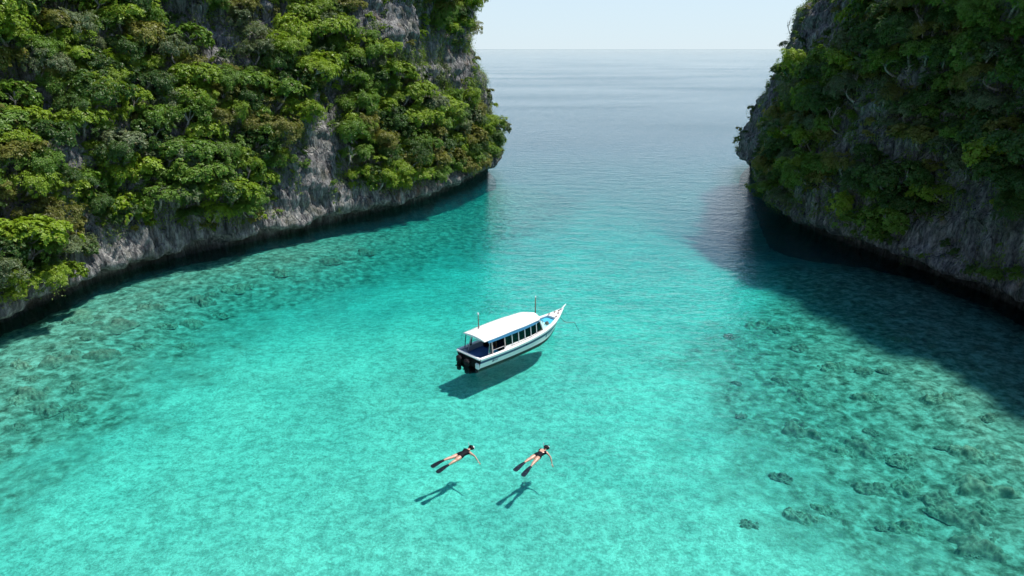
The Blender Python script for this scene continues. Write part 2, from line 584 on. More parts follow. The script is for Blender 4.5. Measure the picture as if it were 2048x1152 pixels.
def depth_at(X, Y):
    P = np.stack([X, Y], -1)
    dl = seg_dist(P, CL.B)
    dr = seg_dist(P, CR.B)
    dep = 1.9 - 0.1 * sstep(32, 40, Y) + 0.4 * sstep(42, 56, Y) + 0.75 * sstep(50, 85, Y) + 2.4 * sstep(76, 135, Y) + 6 * sstep(125, 300, Y) + 20 * sstep(280, 1200, Y)
    dep = dep + 2.6 * np.exp(-((X - 27) / 8) ** 2 - ((Y - 92) / 16) ** 2)  # hollow added so the headland's shadow edge blends into the water round it
    open_sea = sstep(105, 135, Y)
    shelfl = (1 - sstep(2, 15, dl)) * (1 - 0.5 * sstep(62, 92, Y)) * (1 - open_sea)
    shelfr = (1 - sstep(4, 24 - 10 * sstep(48, 66, Y), dr)) * (1 - sstep(58, 74, Y)) * (1 - open_sea)
    reef = np.clip(np.maximum(shelfl, shelfr), 0, 1)
    patchy = np.maximum((1 - sstep(6, 24, dl)) * 0.8, (1 - sstep(12 - 7 * sstep(44, 60, Y), 38 - 20 * sstep(44, 60, Y), dr)) * 0.98 * (1 - 0.95 * sstep(58, 76, Y))) * (1 - open_sea)
    dep = dep * (1 - reef) + reef * np.minimum(dep, 0.95)
    return dep, np.maximum(reef, patchy)


gx = graded(-52, 52, 0.6, 22000)
gy = graded(8, 130, 0.6, 22000)
GX, GY = np.meshgrid(gx, gy, indexing='ij')
dep, reef = depth_at(GX, GY)
near = (np.abs(GX) < 60) & (GY > 0) & (GY < 140)
bump = np.where(near, 0.16 * fbm(np.stack([GX / 3.1, GY / 3.1, 0 * GX], -1), 4) + reef * 0.38 * np.maximum(fbm(np.stack([GX / 1.7, GY / 1.7, 0 * GX + 4], -1), 4), -0.1), 0)
V = np.stack([GX, GY, np.minimum(-dep + bump, -0.35)], -1).reshape(-1, 3)
me = mesh_np('seabed', V, grid_faces(len(gx), len(gy)), M['sand'], smooth=True)
ca = me.color_attributes.new('reef', 'FLOAT_COLOR', 'POINT')
ca.data.foreach_set('color', np.stack([reef.ravel()] * 3 + [np.ones(reef.size)], 1).astype(np.float32).ravel())
tag(obj('seabed', me), 'pale sandy seabed with dark reef patches under clear water', 'seabed', kind='structure')


def depth_pt(x, y):
    a, b = depth_at(np.array([x]), np.array([y]))
    return float(a[0]), float(b[0])


wx = graded(-60, 60, 6, 21000)
wy = graded(-6, 138, 6, 21000)
WX, WY = np.meshgrid(wx, wy, indexing='ij')
nu, nv = WX.shape
Vt = np.stack([WX, WY, 0 * WX], -1).reshape(-1, 3)
Vb = Vt.copy()
Vb[:, 2] = -60
ft = grid_faces(nu, nv)
fb = ft[:, ::-1] + len(Vt)
idx = np.arange(nu * nv).reshape(nu, nv)
ring = np.concatenate([idx[:-1, 0], idx[-1, :-1], idx[:0:-1, -1], idx[0, :0:-1]])
nx = np.roll(ring, -1)
fsd = np.stack([ring, ring + len(Vt), nx + len(Vt), nx], 1)
me = mesh_np('sea_water', np.concatenate([Vt, Vb]), np.concatenate([ft, fb, fsd]), M['water'])
bm = bmesh.new(); bm.from_mesh(me); bmesh.ops.recalc_face_normals(bm, faces=bm.faces); bm.to_mesh(me); bm.free()
tag(obj('sea_water', me), 'clear turquoise sea water filling the inlet and running to the horizon', 'water', kind='structure')

# ------------------------------------------------------------------ foliage meshes
def leaves_mesh(name, C, N, size, lobe_var, mat, aspect=0.5, rs=rng, droop=0.25):
    """one rhombus leaf for each centre C with facing N"""
    n = len(C)
    N = N / (np.linalg.norm(N, axis=1)[:, None] + 1e-9)
    t = rs.normal(size=(n, 3))
    t[:, 2] -= droop * 2
    t -= N * (t * N).sum(1)[:, None]
    t /= np.linalg.norm(t, axis=1)[:, None] + 1e-9
    b = np.cross(N, t)
    L = (size * rs.uniform(0.6, 1.3, n))[:, None]
    W = L * aspect * 0.5
    v = np.stack([C - t * L * 0.5, C + b * W + N * W * 0.25 - t * L * 0.08, C + t * L * 0.5 - N * L * 0.08, C - b * W + N * W * 0.25 - t * L * 0.08], 1).reshape(-1, 3)
    f = np.arange(4 * n).reshape(n, 4)
    me = mesh_np(name, v, f, mat)
    a = np.clip(0.5 * rs.uniform(0, 1, n) + 0.5 * lobe_var, 0, 1)
    c = np.stack([a, rs.uniform(0, 1, n), a, np.ones(n)], 1)
    ca = me.color_attributes.new('leafvar', 'FLOAT_COLOR', 'POINT')
    ca.data.foreach_set('color', np.repeat(c, 4, 0).astype(np.float32).ravel())
    return me


def crown_points(rs, Rad, flat, nl, nspray, nleaf, hang=0.25):
    """leaf centres, facings and a hue value: a crown of uneven limbs, each carrying many small sprays of leaves"""
    Cs, Ns, Vs = [], [], []
    limbs = []
    for k in range(nl):
        u = rs.normal(size=3)
        u[2] = abs(u[2]) * 0.9 - hang
        u /= np.linalg.norm(u)
        limbs.append((u * Rad * rs.uniform(0.25, 0.78) * np.array([1, 1, flat]), u, Rad * rs.uniform(0.2, 0.46), rs.uniform(0, 1)))
    for k in range(nspray):
        c0, u0, r0, hv = limbs[rs.integers(nl)]
        d0 = rs.normal(size=3)
        d0 /= np.linalg.norm(d0)
        if d0 @ (u0 * 0.6 + np.array([0, 0, 0.8])) < rs.uniform(-0.8, 0.3):
            d0 = -d0
        c = c0 + d0 * np.array([1, 1, 0.8]) * r0 * rs.uniform(0.55, 1.25)
        out = d0 * 0.6 + u0 * 0.25 + np.array([0, 0, 0.45]) + rs.normal(size=3) * 0.25
        out /= np.linalg.norm(out)
        rad = Rad * rs.uniform(0.07, 0.18)
        m = int(nleaf * rs.uniform(0.6, 1.4))
        d = rs.normal(size=(m, 3))
        d /= np.linalg.norm(d, axis=1)[:, None]
        dn = d @ out
        d = np.where((dn < -0.1)[:, None], d - 2 * dn[:, None] * out, d)
        p = c + (d - out * (d @ out)[:, None] * 0.55) * rad * rs.uniform(0.35, 1.2, m)[:, None]
        nn = d * 0.45 + out * 0.6 + np.array([0, 0, 0.3]) + rs.normal(size=d.shape) * 0.38
        Cs.append(p); Ns.append(nn); Vs.append(np.full(m, np.clip(0.55 * hv + 0.45 * rs.uniform(0, 1), 0, 1)))
    return np.concatenate(Cs), np.concatenate(Ns), np.concatenate(Vs)


def trunk_mesh(name, rs, end, limbs, r0=0.11):
    """a bowed stem that leaves the rock outwards (+x) and turns up, with limbs into the crown"""
    m = MB()
    e = Vector(end)
    pts = [Vector((-0.5, 0, -0.25)), Vector((e.x * 0.35, 0.05, e.z * 0.18)), Vector((e.x * 0.75, -0.04, e.z * 0.5)), e]
    m.tube(pts, [r0 * 1.3, r0, r0 * 0.8, r0 * 0.5], 6)
    for l in limbs:
        l = Vector(l)
        mid = e.lerp(l, 0.5) + Vector((0, 0, 0.12))
        m.tube([pts[2].lerp(e, 0.5), mid, l], [r0 * 0.5, r0 * 0.35, r0 * 0.12], 5)
    return m.mesh(name, M['bark'], smooth=True)


HUES = list(LEAF)
TREE = {}      # (variant, hue) -> crown mesh ; trunk meshes by variant
TRUNK = {}
NTREE, NSHRUB = 8, 5
CROWN_AT = []
base_crowns = []
for v in range(NTREE):
    rs = np.random.default_rng(100 + v)
    flat = [0.8, 0.55, 1.05, 0.7, 0.5, 0.95, 1.2, 0.65][v]
    Rad = 1.9
    C, N, Vv = crown_points(rs, Rad, flat, 11 + v, [170, 230, 150, 200, 240, 170, 210, 190][v], [40, 52, 36, 46, 50, 40, 48, 42][v], [0.25, 0.2, 0.45, 0.3, 0.15, 0.5, 0.6, 0.3][v])
    cc = np.array([0.95, 0, 1.35])
    C = C + cc
    base_crowns.append((C, N, Vv))
    limbs = [C[rs.integers(len(C))] * 0.82 + cc * 0.1 for _ in range(5)]
    TRUNK[v] = trunk_mesh('trunk', rs, (0.95, 0, 1.25), limbs)
    for h in HUES:
        TREE[v, h] = leaves_mesh('crown', C, N, [0.19, 0.12, 0.23, 0.15, 0.12, 0.2, 0.14, 0.17][v], Vv, LEAF[h], [0.52, 0.4, 0.6, 0.3, 0.5, 0.45, 0.4, 0.5][v], np.random.default_rng(200 + v))
SHRUB = {}
for v in range(NSHRUB):
    rs = np.random.default_rng(300 + v)
    C, N, Vv = crown_points(rs, 0.95, [0.8, 0.6, 0.95, 0.7, 1.1][v], 7, 44, 32, 0.1)
    C = C + np.array([0.4, 0, 0.45])
    for h in HUES:
        SHRUB[v, h] = leaves_mesh('shrub', C, N, 0.16, Vv, LEAF[h], 0.5, np.random.default_rng(400 + v))

# palms and cycads: long arching fronds with leaflets
def palm_meshes(seed, n=16, length=1.7, stem=1.6):
    rs = np.random.default_rng(seed)
    m = MB()
    top = Vector((0.55, 0, stem))
    m.tube([(-0.4, 0, -0.2), (0.25, 0, stem * 0.35), (0.5, 0, stem * 0.75), top], [0.13, 0.1, 0.085, 0.08], 7)
    fronds = []
    for k in range(n):
        a = 2 * math.pi * k / n + rs.uniform(-0.2, 0.2)
        el = rs.uniform(0.1, 1.15)
        V_, F_ = [], []
        prev = np.array(top)
        L = length * rs.uniform(0.8, 1.15)
        seg = 11
        d = np.array([math.cos(a) * math.cos(el), math.sin(a) * math.cos(el), math.sin(el)])
        for j in range(seg):
            d = d + np.array([0, 0, -0.15])
            d /= np.linalg.norm(d)
            p = prev + d * L / seg
            side = np.cross(d, [0, 0, 1.0]); side /= np.linalg.norm(side) + 1e-9
            upn = np.cross(side, d)
            w = L * 0.26 * math.sin(math.pi * (0.12 + 0.86 * (j + 0.5) / seg))
            for sg in (-1, 1):
                for q in (0.1, 0.55):
                    a0 = prev + (p - prev) * q
                    tip = a0 + side * sg * w + d * w * 0.55 - upn * w * 0.35
                    b = len(V_)
                    V_ += [a0, a0 + d * 0.06 + side * sg * w * 0.4 - upn * w * 0.06, tip, a0 + d * -0.005 + side * sg * w * 0.4 - upn * w * 0.1]
                    F_.append((b, b + 1, b + 2, b + 3))
            prev = p
        me = mesh_np('frond', V_, F_, LEAF['grey-green'])
        ca = me.color_attributes.new('leafvar', 'FLOAT_COLOR', 'POINT')
        ca.data.foreach_set('color', np.tile(np.array([rs.uniform(0.2, 0.9), rs.uniform(0, 0.9), 0.5, 1], np.float32), len(V_)))
        fronds.append(me)
    return m.mesh('trunk', M['bark'], smooth=True), fronds


PALM = palm_meshes(5)

# ------------------------------------------------------------------ where plants grow
# bare rock as seen in the photograph: cx, cy, rx, ry, slant (px per px)
BARE_L = [(640, 300, 38, 120, 0.0), (610, 395, 75, 65, 0.0), (432, 85, 22, 45, 0), (915, 135, 30, 45, 0.2), (805, 45, 42, 55, 0.3), (745, 10, 34, 34, 0),
          (350, 20, 45, 26, 0), (60, 185, 26, 30, 0.8), (530, 25, 20, 40, 0), (985, 190, 14, 30, 0), (960, 60, 10, 40, 0), (860, 150, 16, 30, 0.3), (140, 310, 20, 22, 0.6),
          (20, 440, 30, 40, 0), (190, 470, 26, 40, 0.5), (660, 195, 14, 20, 0)]
BARE_R = [(1640, 50, 50, 55, -0.4), (1545, 200, 12, 60, -0.2), (1500, 285, 22, 60, 0), (1515, 235, 14, 40, 0), (1740, 240, 18, 50, -0.2), (1690, 300, 24, 22, 0), (1790, 300, 16, 28, 0),
          (1870, 330, 28, 26, 0), (1950, 460, 95, 55, 0), (1840, 480, 52, 34, 0), (1965, 375, 40, 24, 0), (2045, 490, 40, 60, 0), (1835, 170, 12, 30, 0), (1700, 400, 26, 20, 0), (1620, 400, 24, 18, 0), (2030, 210, 16, 22, 0)]


def bare_amount(P, ell, grow_px=0):
    x, y, w = project(P)
    a = np.zeros(len(x))
    for cx, cy, rx, ry, sl in ell:
        rx, ry = rx + grow_px, ry + grow_px
        xx = x - cx - sl * (y - cy)
        d = (xx / rx) ** 2 + ((y - cy) / ry) ** 2
        a = np.maximum(a, np.exp(-d ** 2 * 0.7))
    return a


class Grower:
    def __init__(self, cliff, ell, seed, band):
        self.c, self.ell, self.band = cliff, ell, band
        self.rs = np.random.default_rng(seed)

    def candidates(self, n, zmin=1.5, zmax=34.0):
        c = self.c
        i = np.searchsorted(c.s, self.rs.uniform(c.s[0], c.s[-1], n)).clip(0, c.nu - 1)
        js = np.where((c.z > zmin) & (c.z < zmax))[0]
        # even in height
        zt = self.rs.uniform(zmin, zmax, n)
        j = np.clip(np.searchsorted(c.z, zt), 0, c.nv - 1)
        P = c.P[i, j]
        N = c.N[i, j]
        px, py, w = project(P)
        vis = (px > -140) & (px < 2190) & (py > -170) & (w > 5)
        face = (N * (np.array([0, 0, CAM_H]) - P)).sum(1) / np.linalg.norm(P - np.array([0, 0, CAM_H]), axis=1)
        vis &= face > -0.35
        P, N, px, py = P[vis], N[vis], px[vis], py[vis]
        bare = bare_amount(P, self.ell)
        bandz = self.band * (1 + 0.8 * perlin(np.stack([P[:, 0] / 6, P[:, 1] / 6, 0 * P[:, 0] + 2.5], -1)))
        bare = np.maximum(bare, 1 - sstep(bandz * 0.7, bandz * 1.25, P[:, 2]))
        nz = fbm(P / 2.6, 2)
        bare = np.clip(bare + 0.25 * nz + 0.35 * np.clip(fbm(P / 7.0 + 3, 2) - 0.15, 0, 1), 0, 1)
        wide = bare_amount(P + np.array([0, 0, 0.9]), self.ell, 24)
        wide = np.clip(np.maximum(np.maximum(wide, bare), 1 - sstep(bandz * 0.6, bandz * 1.0, P[:, 2] - 0.3)), 0, 1)
        return P, N, px, py, bare, wide


GL = Grower(CL, BARE_L, 21, 2.9)
GR = Grower(CR, BARE_R, 22, 2.5)


def cliff_words(side, px, py, P):
    """where on the cliff a plant grows, in words one can check"""
    if side == 'L':
        along = 'near end' if px < 330 else ('middle' if px < 680 else 'seaward end')
        s = 'left cliff'
    else:
        along = 'seaward end' if px < 1660 else ('middle' if px < 1870 else 'near end')
        s = 'right cliff'
    z = P[2]
    up = 'near the water' if z < 6.5 else ('halfway up' if z < 14 else 'high up')
    return s, along, up


def spaced(P, order, gap):
    """greedy poisson choice, gap may differ from point to point"""
    kept = []
    K = np.zeros((0, 3))
    G = np.zeros(0)
    for i in order:
        if len(K):
            d = np.linalg.norm(K - P[i], axis=1)
            if (d < 0.5 * (G + gap[i])).any():
                continue
        kept.append(i)
        K = np.vstack([K, P[i]])
        G = np.r_[G, gap[i]]
    return kept


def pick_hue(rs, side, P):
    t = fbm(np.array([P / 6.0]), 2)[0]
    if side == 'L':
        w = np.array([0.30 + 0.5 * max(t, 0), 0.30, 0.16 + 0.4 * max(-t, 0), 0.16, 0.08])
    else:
        w = np.array([0.07, 0.28, 0.34, 0.21, 0.10])  # darker leaf colours here stand in for the shade on this cliff
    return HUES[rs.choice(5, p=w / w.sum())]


def pose(o, N, sc, rs):
    """turn +x out of the rock and lean the plant outwards"""
    a = math.atan2(N[1], N[0]) + rs.uniform(-0.6, 0.6)
    o.rotation_euler = (rs.uniform(-0.15, 0.15), rs.uniform(-0.1, 0.45), a)
    o.scale = (sc * rs.uniform(0.85, 1.15), sc * rs.uniform(0.85, 1.2), sc * rs.uniform(0.8, 1.25))


def plant_tree(P, N, sc, v, hue, rs):
    root = empty('broadleaf_tree', P - N * 0.2)
    pose(root, N, sc, rs)
    obj('trunk', TRUNK[v], root)
    obj('crown', TREE[v, hue], root)
    return root


def plant_bush(P, N, sc, v, hue, rs):
    root = empty('bush', P - N * 0.35)
    pose(root, N, sc, rs)
    obj('stem', TRUNK[v], root)
    obj('foliage', TREE[v, hue], root)
    return root


def canopy(P, N, sc, rs, side):
    """the rest of the crowns, past the few hundred built singly: one mass"""
    n = len(P)
    me = bpy.data.meshes.new('dense_canopy')
    me.from_pydata([tuple(p) for p in P - N * 0.3], [], [])
    rot = np.stack([rs.uniform(-0.15, 0.15, n), rs.uniform(-0.1, 0.45, n), np.arctan2(N[:, 1], N[:, 0]) + rs.uniform(-0.6, 0.6, n)], 1)
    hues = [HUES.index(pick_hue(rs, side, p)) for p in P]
    idx = rs.integers(0, NTREE, n) * 5 + np.array(hues)
    a = me.attributes.new('rot', 'FLOAT_VECTOR', 'POINT'); a.data.foreach_set('vector', rot.astype(np.float32).ravel())
    a = me.attributes.new('scl', 'FLOAT', 'POINT'); a.data.foreach_set('value', sc.astype(np.float32))
    a = me.attributes.new('pick', 'INT', 'POINT'); a.data.foreach_set('value', idx.astype(np.int32))
    o = obj('dense_canopy', me)
    ng = bpy.data.node_groups.new('dense_canopy', 'GeometryNodeTree')
    ng.interface.new_socket('Geometry', in_out='INPUT', socket_type='NodeSocketGeometry')
    ng.interface.new_socket('Geometry', in_out='OUTPUT', socket_type='NodeSocketGeometry')
    gi, go = ng.nodes.new('NodeGroupInput'), ng.nodes.new('NodeGroupOutput')
    ci = ng.nodes.new('GeometryNodeCollectionInfo')
    ci.inputs['Collection'].default_value = CROWN_COL
    ci.inputs['Separate Children'].default_value = True
    ci.inputs['Reset Children'].default_value = True
    ip = ng.nodes.new('GeometryNodeInstanceOnPoints')
    ip.inputs['Pick Instance'].default_value = True
    L = ng.links.new
    L(gi.outputs[0], ip.inputs['Points'])
    L(ci.outputs[0], ip.inputs['Instance'])
    for nm, ty, sk in (('pick', 'INT', 'Instance Index'), ('rot', 'FLOAT_VECTOR', 'Rotation'), ('scl', 'FLOAT', 'Scale')):
        na = ng.nodes.new('GeometryNodeInputNamedAttribute')
        na.data_type = ty
        na.inputs['Name'].default_value = nm
        out = [q for q in na.outputs if q.enabled and q.name == 'Attribute'][0]
        if sk == 'Rotation':
            er = ng.nodes.new('FunctionNodeEulerToRotation')
            L(out, er.inputs[0]); out = er.outputs[0]
        L(out, ip.inputs[sk])
    L(ip.outputs[0], go.inputs[0])
    md = o.modifiers.new('canopy', 'NODES')
    md.node_group = ng
    s_ = 'sunlit left' if side == 'L' else 'shaded right'
    tag(o, f'dense small tree crowns filling the gaps in the jungle of the {s_} cliff', 'foliage', kind='stuff')


CROWN_COL = bpy.data.collections.new('crown_kinds')
for v in range(NTREE):
    for k_, h in enumerate(HUES):
        c_ = bpy.data.objects.new(f'crown_{v:02d}_{k_}', TREE[v, h])
        CROWN_COL.objects.link(c_)


def grow_side(g, side, ntree, nbush, nshrub, ncover):
    rs = g.rs
    P, N, px, py, bare, wide = g.candidates(90000)
    ok = (wide < 0.4) & ~((side == 'R') & (px < 1600) & (P[:, 2] < 16) & (rs.random(len(px)) < 0.7)) & ~((side == 'L') & (px > 955) & (rs.random(len(px)) < 0.9))
    P1, N1, px1, py1 = P[ok], N[ok], px[ok], py[ok]
    sc = rs.beta(1.6, 2.4, len(P1)) * (1.0 if side == 'L' else 0.95) + 0.38
    order = rs.permutation(len(P1))[:14000]
    order = order[np.argsort(-sc[order] + rs.uniform(0, 0.7, len(order)))]
    kept = spaced(P1, order, sc * (1.5 if side == 'L' else 1.6))
    dist = np.linalg.norm(P1 - np.array([0, 0, CAM_H]), axis=1)
    inview = (px1 > -40) & (px1 < 2090) & (py1 > -60)
    # those that show largest first
    kept = sorted(kept, key=lambda i: -(sc[i] / dist[i] + (10 if inview[i] else 0)))
    kept = [i for i in kept if inview[i]]
    big = [i for i in kept if sc[i] >= 0.66][:ntree]
    small = [i for i in kept if sc[i] < 0.66][:nbush]
    print('PLANTS', side, len(kept), len(big), len(small))
    for i in big + small:
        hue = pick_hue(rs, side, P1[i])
        s, along, up = cliff_words(side, px1[i], py1[i], P1[i])
        v = int(rs.integers(NTREE))
        if sc[i] >= 0.66:
            w = 'big ' if sc[i] > 0.95 else ''
            tag(plant_tree(P1[i], N1[i], sc[i], v, hue, rs), f'{w}{hue} tree {up}, {along} of {s}', 'tree', f'{w}{hue} trees {up}, {along} of {s}')
        else:
            tag(plant_bush(P1[i], N1[i], sc[i], v, hue, rs), f'{hue} bush {up}, {along} of {s}', 'bush', f'{hue} bushes {up}, {along} of {s}')
    chosen = set(big + small)
    rest = [i for i in kept if i not in chosen]
    canopy(P1[rest], N1[rest], sc[rest], rs, side)
    # shrubs in the gaps and along the edges of the bare rock
    ok = (bare < 0.78)
    P2, N2, px2, py2, b2 = P[ok], N[ok], px[ok], py[ok], bare[ok]
    wgt = 0.25 + b2 * 1.2 + (py2 > -60) * 1.0
    order = np.argsort(-wgt + rs.uniform(0, 1.6, len(P2)))[:9000]
    sc2 = rs.uniform(0.4, 1.15, len(P2))
    kept = spaced(P2, order, sc2 * 1.1)
    kept = [i for i in kept if -40 < px2[i] < 2090 and py2[i] > -40][:nshrub]
    for i in kept:
        hue = pick_hue(rs, side, P2[i] + 40)
        o = obj('shrub', SHRUB[int(rs.integers(NSHRUB)), hue])
        o.location = P2[i] - N2[i] * 0.1
        pose(o, N2[i], sc2[i], rs)
        s, along, up = cliff_words(side, px2[i], py2[i], P2[i])
        where = 'rock-edge' if b2[i] > 0.4 else 'small'
        tag(o, f'{where} {hue} shrub {up}, {along} of {s}', 'shrub', f'{where} {hue} shrubs {up}, {along} of {s}')
    # creepers and ground cover: too fine to count
    ok = (bare < 0.55)
    idx = rs.permutation(np.where(ok)[0])
    Pc, Nc = P[idx], N[idx]
    m = min(ncover, len(Pc))
    Pc, Nc = Pc[:m], Nc[:m]
    k = 15
    d = rs.normal(size=(m, k, 3))
    d /= np.linalg.norm(d, axis=2)[..., None]
    dn = (d * Nc[:, None, :]).sum(-1)
    d = np.where(dn[..., None] < 0, d - 2 * dn[..., None] * Nc[:, None, :], d)
    C = (Pc[:, None, :] + d * rs.uniform(0.08, 0.75, (m, k))[..., None] * rs.uniform(0.5, 1.5, (m, 1))[..., None]).reshape(-1, 3)
    NN = (d * 0.5 + Nc[:, None, :] * 0.5 + np.array([0, 0, 0.5]) + rs.normal(size=d.shape) * 0.45).reshape(-1, 3)
    # creepers trailing down over the bare rock
    edge = rs.permutation(np.where((bare > 0.3) & (bare < 0.85) & (P[:, 2] > 4))[0])[:420]
    VC, VN = [], []
    for i in edge:
        ln = rs.uniform(0.8, 3.6)
        q = int(ln * 13)
        t = np.sort(rs.uniform(0, 1, q))[:, None]
        sway = np.array([rs.normal(), rs.normal(), 0]) * 0.15
        pts = P[i] + N[i] * 0.25 + np.array([0, 0, -1.0]) * t * ln + sway * t + rs.normal(size=(q, 3)) * 0.09 - np.array([N[i][0], N[i][1], 0]) * t * ln * -0.08
        VC.append(pts); VN.append(np.repeat(N[i][None], q, 0) + np.array([0, 0, 0.3]) + rs.normal(size=(q, 3)) * 0.4)
    nv_ = sum(len(q) for q in VC)
    C = np.concatenate([C] + VC); NN = np.concatenate([NN] + VN)
    me = leaves_mesh('undergrowth', C, NN, 0.18, np.concatenate([np.repeat(rs.uniform(0, 1, m), k), rs.uniform(0, 1, nv_)]), M['undergrowth'], 0.5, rs)
    s = 'sunlit left' if side == 'L' else 'shaded right'
    tag(obj('undergrowth', me), f'low creepers and ground cover clinging to the {s} cliff', 'undergrowth', kind='stuff')


grow_side(GL, 'L', 165, 160, 165, 14000)
grow_side(GR, 'R', 126, 138, 130, 11000)


def cliff_point(cliff, px, py):
    x, y, w = project(cliff.P)
    face = (cliff.N * (np.array([0, 0, CAM_H]) - cliff.P)).sum(-1)
    d = (x - px) ** 2 + (y - py) ** 2 + np.where((w > 5) & (face > 0), 0, 1e9)
    # of the places near this pixel take the nearest to the camera
    near_ = d < d.min() + 60
    ww = np.where(near_, w, 1e9)
    i, j = np.unravel_index(np.argmin(ww), ww.shape)
    return cliff.P[i, j], cliff.N[i, j]


def plant_palm(px, py, cliff, sc, label):
    P, N = cliff_point(cliff, px, py)
    root = empty('palm_tree', P, math.atan2(N[1], N[0]))
    root.scale = (sc,) * 3
    obj('trunk', PALM[0], root)
    for fm in PALM[1]:
        obj('frond', fm, root)
    tag(root, label, 'palm tree', 'palms on the right cliff' if cliff is CR else 'palms on the left cliff')


plant_palm(1815, 130, CR, 1.45, 'tall grey-green palm with arching fronds high on the right cliff')
plant_palm(1725, 165, CR, 1.0, 'smaller grey-green palm left of the tall palm on the right cliff')
plant_palm(1835, 275, CR, 0.8, 'low palm beside bare rock halfway up the right cliff')
plant_palm(2015, 60, CR, 1.2, 'palm in the top right corner of the photo on the right cliff')
plant_palm(690, 272, CL, 0.75, 'small pale palm beside the tall bare rock face of the left cliff')

def dead_tree_mesh(seed):
    rs = np.random.default_rng(seed)
    m = MB()
    def branch(p, d, ln, r, depth):
        q = p + d * ln * 0.5 + Vector(rs.normal(size=3) * 0.06)
        e = p + d * ln + Vector((0, 0, 0.08 * ln))
        m.tube([p, q, e], [r, r * 0.8, r * 0.55], 5)
        if depth:
            for _ in range(3):
                nd = (d + Vector(rs.normal(size=3) * 0.55) + Vector((0, 0, 0.2))).normalized()
                branch(p.lerp(e, rs.uniform(0.55, 1.0)), nd, ln * rs.uniform(0.5, 0.75), r * 0.55, depth - 1)
    branch(Vector((-0.2, 0, 0)), Vector((0.6, 0, 0.8)), 1.3, 0.055, 3)
    return m.mesh('dead_tree', M['dead_wood'], smooth=True)


M['dead_wood'] = simple('dead_wood', (0.42, 0.39, 0.35), 0.9)
DEAD = [dead_tree_mesh(31), dead_tree_mesh(32)]
PALM2 = palm_meshes(9, 20, 1.2, 0.7)
for k_, (px, py, cl) in enumerate([(1935, 35, CR), (1760, 215, CR), (1620, 190, CR), (1905, 255, CR), (1990, 300, CR), (1580, 330, CR), (560, 120, CL), (250, 150, CL), (380, 330, CL), (830, 250, CL), (890, 320, CL), (120, 250, CL), (480, 250, CL), (700, 120, CL), (930, 220, CL)]):
    P, N = cliff_point(cl, px, py)
    root = empty('rosette_palm', P + N * 0.3, math.atan2(N[1], N[0]))
    sc_ = [0.8, 1.0, 0.65][k_ % 3]
    root.scale = (sc_,) * 3
    obj('trunk', PALM2[0], root)
    for fm in PALM2[1]: obj('frond', fm, root)
    sd = 'right' if cl is CR else 'left'
    tag(root, f'short rosette palm with stiff fronds among the trees of the {sd} cliff', 'palm', f'rosette palms on the {sd} cliff')
for k_, (px, py, cl) in enumerate([(1715, 170, CR), (1840, 85, CR), (1560, 60, CR), (1900, 190, CR), (1660, 260, CR), (330, 200, CL), (520, 180, CL), (110, 150, CL), (790, 180, CL), (860, 240, CL), (420, 300, CL), (700, 330, CL)]):
    P, N = cliff_point(cl, px, py)
    o = obj('dead_tree', DEAD[k_ % 2])
    o.location = P + N * 0.3
    o.rotation_euler = (0, 0, math.atan2(N[1], N[0]) + 0.4 * (k_ % 3 - 1))
    o.scale = ([0.7, 0.95, 1.15][k_ % 3],) * 3
    sd = 'right' if cl is CR else 'left'
    tag(o, f'bare pale dead tree standing out from the jungle of the {sd} cliff', 'dead tree', f'bare dead trees on the {sd} cliff')

# little trees that stand out against the sea at the two headlands
def landmark(px, py, cliff, sc, v, hue, label):
    P, N = cliff_point(cliff, px, py)
    root = plant_tree(P, N, sc, v, hue, np.random.default_rng(int(px)))
    tag(root, label, 'tree')


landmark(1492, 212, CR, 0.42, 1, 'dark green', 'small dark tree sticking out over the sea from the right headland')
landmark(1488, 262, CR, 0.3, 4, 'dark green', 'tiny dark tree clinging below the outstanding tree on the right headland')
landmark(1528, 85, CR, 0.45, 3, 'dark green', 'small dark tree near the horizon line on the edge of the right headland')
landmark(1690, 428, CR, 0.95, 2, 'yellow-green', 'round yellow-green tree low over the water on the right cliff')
landmark(1985, 560, CR, 0.55, 0, 'mid-green', 'lone green bushy tree hanging from the bare wall at the right edge')
landmark(968, 58, CL, 0.4, 1, 'mid-green', 'small tree sticking out near the horizon on the left headland')
landmark(60, 520, CL, 1.5, 0, 'yellow-green', 'big sunlit yellow-green tree low at the left edge over the waterline')
landmark(20, 90, CL, 1.5, 4, 'yellow-green', 'big bright feathery tree at the top left corner')
landmark(760, 385, CL, 1.0, 2, 'yellow-green', 'round bright green tree right of the tall bare rock face')

# ------------------------------------------------------------------ coral heads on the seabed
def mat_coral(name, a, b):
    k = NT(name)
    tc = k('ShaderNodeTexCoord')
    c = k.ramp(k.noise(tc.outputs['Object'], 5, 5, 0.7), [(0.38, a), (0.62, b)])
    p = k('ShaderNodeBsdfDiffuse', {'Color': c})
    k.t.links.new(p.outputs[0], k.out.inputs[0])
    return k.m


